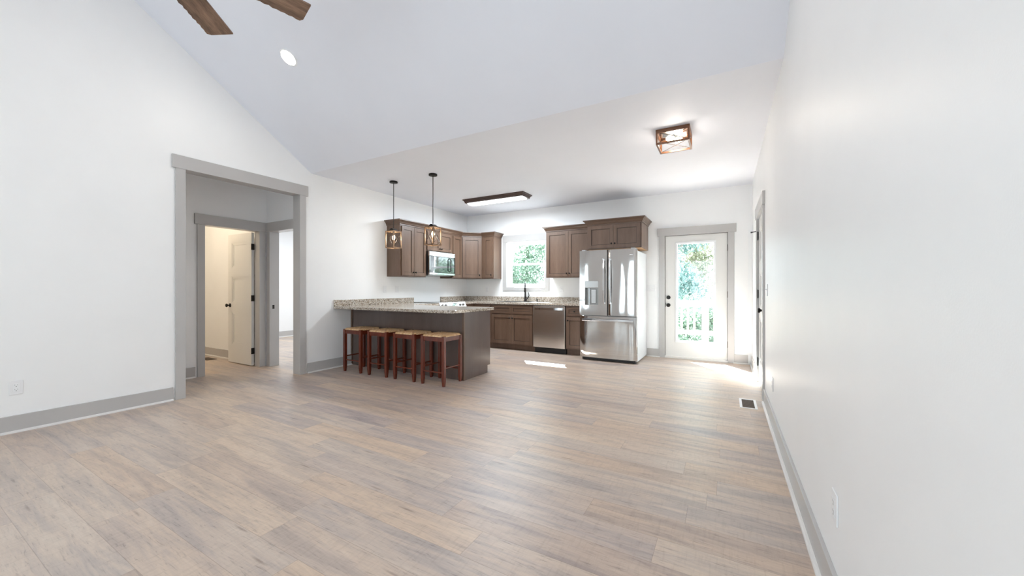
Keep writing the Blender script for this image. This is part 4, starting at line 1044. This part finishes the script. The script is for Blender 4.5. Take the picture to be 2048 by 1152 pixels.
def leaves(bm, rng, cx, cy_, cz, rx, ry, rz, n, s):
    for _ in range(n):
        while True:
            u = Vector((rng.uniform(-1, 1), rng.uniform(-1, 1), rng.uniform(-1, 1)))
            if .25 < u.length < 1: break
        p = Vector((cx + u.x * rx, cy_ + u.y * ry, cz + u.z * rz))
        e = Vector((rng.gauss(0, 1), rng.gauss(0, 1), rng.gauss(0, 1))).normalized(); f = e.orthogonal().normalized()
        k = s * rng.uniform(.6, 1.3)
        bm.faces.new([bm.verts.new(p + e * k), bm.verts.new(p + f * k * .5), bm.verts.new(p - e * k), bm.verts.new(p - f * k * .5)])
def tree(x, y, h, r, mat, label, tr=.11, nl=11000, seed=1):
    rng = random.Random(seed)
    t = thing('tree', (x, y, -.95), label, 'tree', group='trees behind the house')
    lean = rng.uniform(-.3, .3)
    bm = newbm(); tube(bm, [(0, 0, 0), (lean * .3, 0, h * .35), (lean, .1, h * .75), (lean, .1, h)], [tr, tr * .85, tr * .5, tr * .15], 10)
    for k in range(5):
        z = h * (.3 + .12 * k); a = rng.uniform(0, 6.28); tube(bm, [(lean * .5, 0, z), (lean * .5 + math.cos(a) * r * .7, math.sin(a) * r * .7, z + r * .5)], [tr * .4, tr * .1], 6)
    obj('trunk', bm, M_BARK, t, local=True, smooth=True)
    bm = newbm()
    for k in range(9):
        z = h * rng.uniform(.25, .95); a = rng.uniform(0, 6.28); q = r * rng.uniform(.1, .75)
        leaves(bm, rng, lean * z / h + math.cos(a) * q, math.sin(a) * q, z, r * .55, r * .55, r * .55, nl // 9, .055)
    obj('foliage', bm, mat, t, local=True)
TREES = [(-7.75, 15.0, 5.6, 1.35, M_LEAFG, 'green tree filling the middle of the kitchen window view'),
         (-9.7, 18.2, 7.0, 1.35, M_LEAFB, 'blue green tree in the second row at the left of the kitchen window'),
         (-11.0, 15.0, 5.6, 1.3, M_LEAFG, 'mid green tree far left beyond the house'),
         (-6.2, 18.2, 7.0, 1.35, M_LEAFY, 'yellow green tree behind the right edge of the kitchen window'),
         (-4.5, 15.2, 5.8, 1.35, M_LEAFB, 'blue green tree between window and door views'),
         (-1.75, 14.4, 5.2, 1.3, M_LEAFB, 'blue green tree at the left of the door glass'),
         (-1.2, 18.4, 7.4, 1.35, M_LEAFY, 'pale yellowish tree far behind the middle of the door glass'),
         (.95, 15.0, 5.6, 1.25, M_LEAFG, 'green tree behind the right edge of the door glass'),
         (2.3, 18.2, 7.0, 1.35, M_LEAFB, 'blue green tree beyond the right end of the deck'),
         (4.1, 15.0, 5.8, 1.3, M_LEAFG, 'green tree right of the deck reflected in the microwave'),
         (6.1, 18.2, 7.0, 1.35, M_LEAFG, 'green tree farthest right behind the house')]
for i, (x, y, h, r, m_, lb) in enumerate(TREES): tree(x, y, h, r, m_, lb, seed=10 + i)
rng = random.Random(77); bm = newbm()
for k in range(46):
    leaves(bm, rng, -11 + k * .34 + rng.uniform(-.4, .4), rng.uniform(11.4, 12.4), rng.uniform(-.6, .55), .6, .5, .55, 800, .05)
o = obj('undergrowth', bm, M_LEAFG); tag(o, 'dense leafy undergrowth below the trees outside', 'undergrowth', kind='stuff')
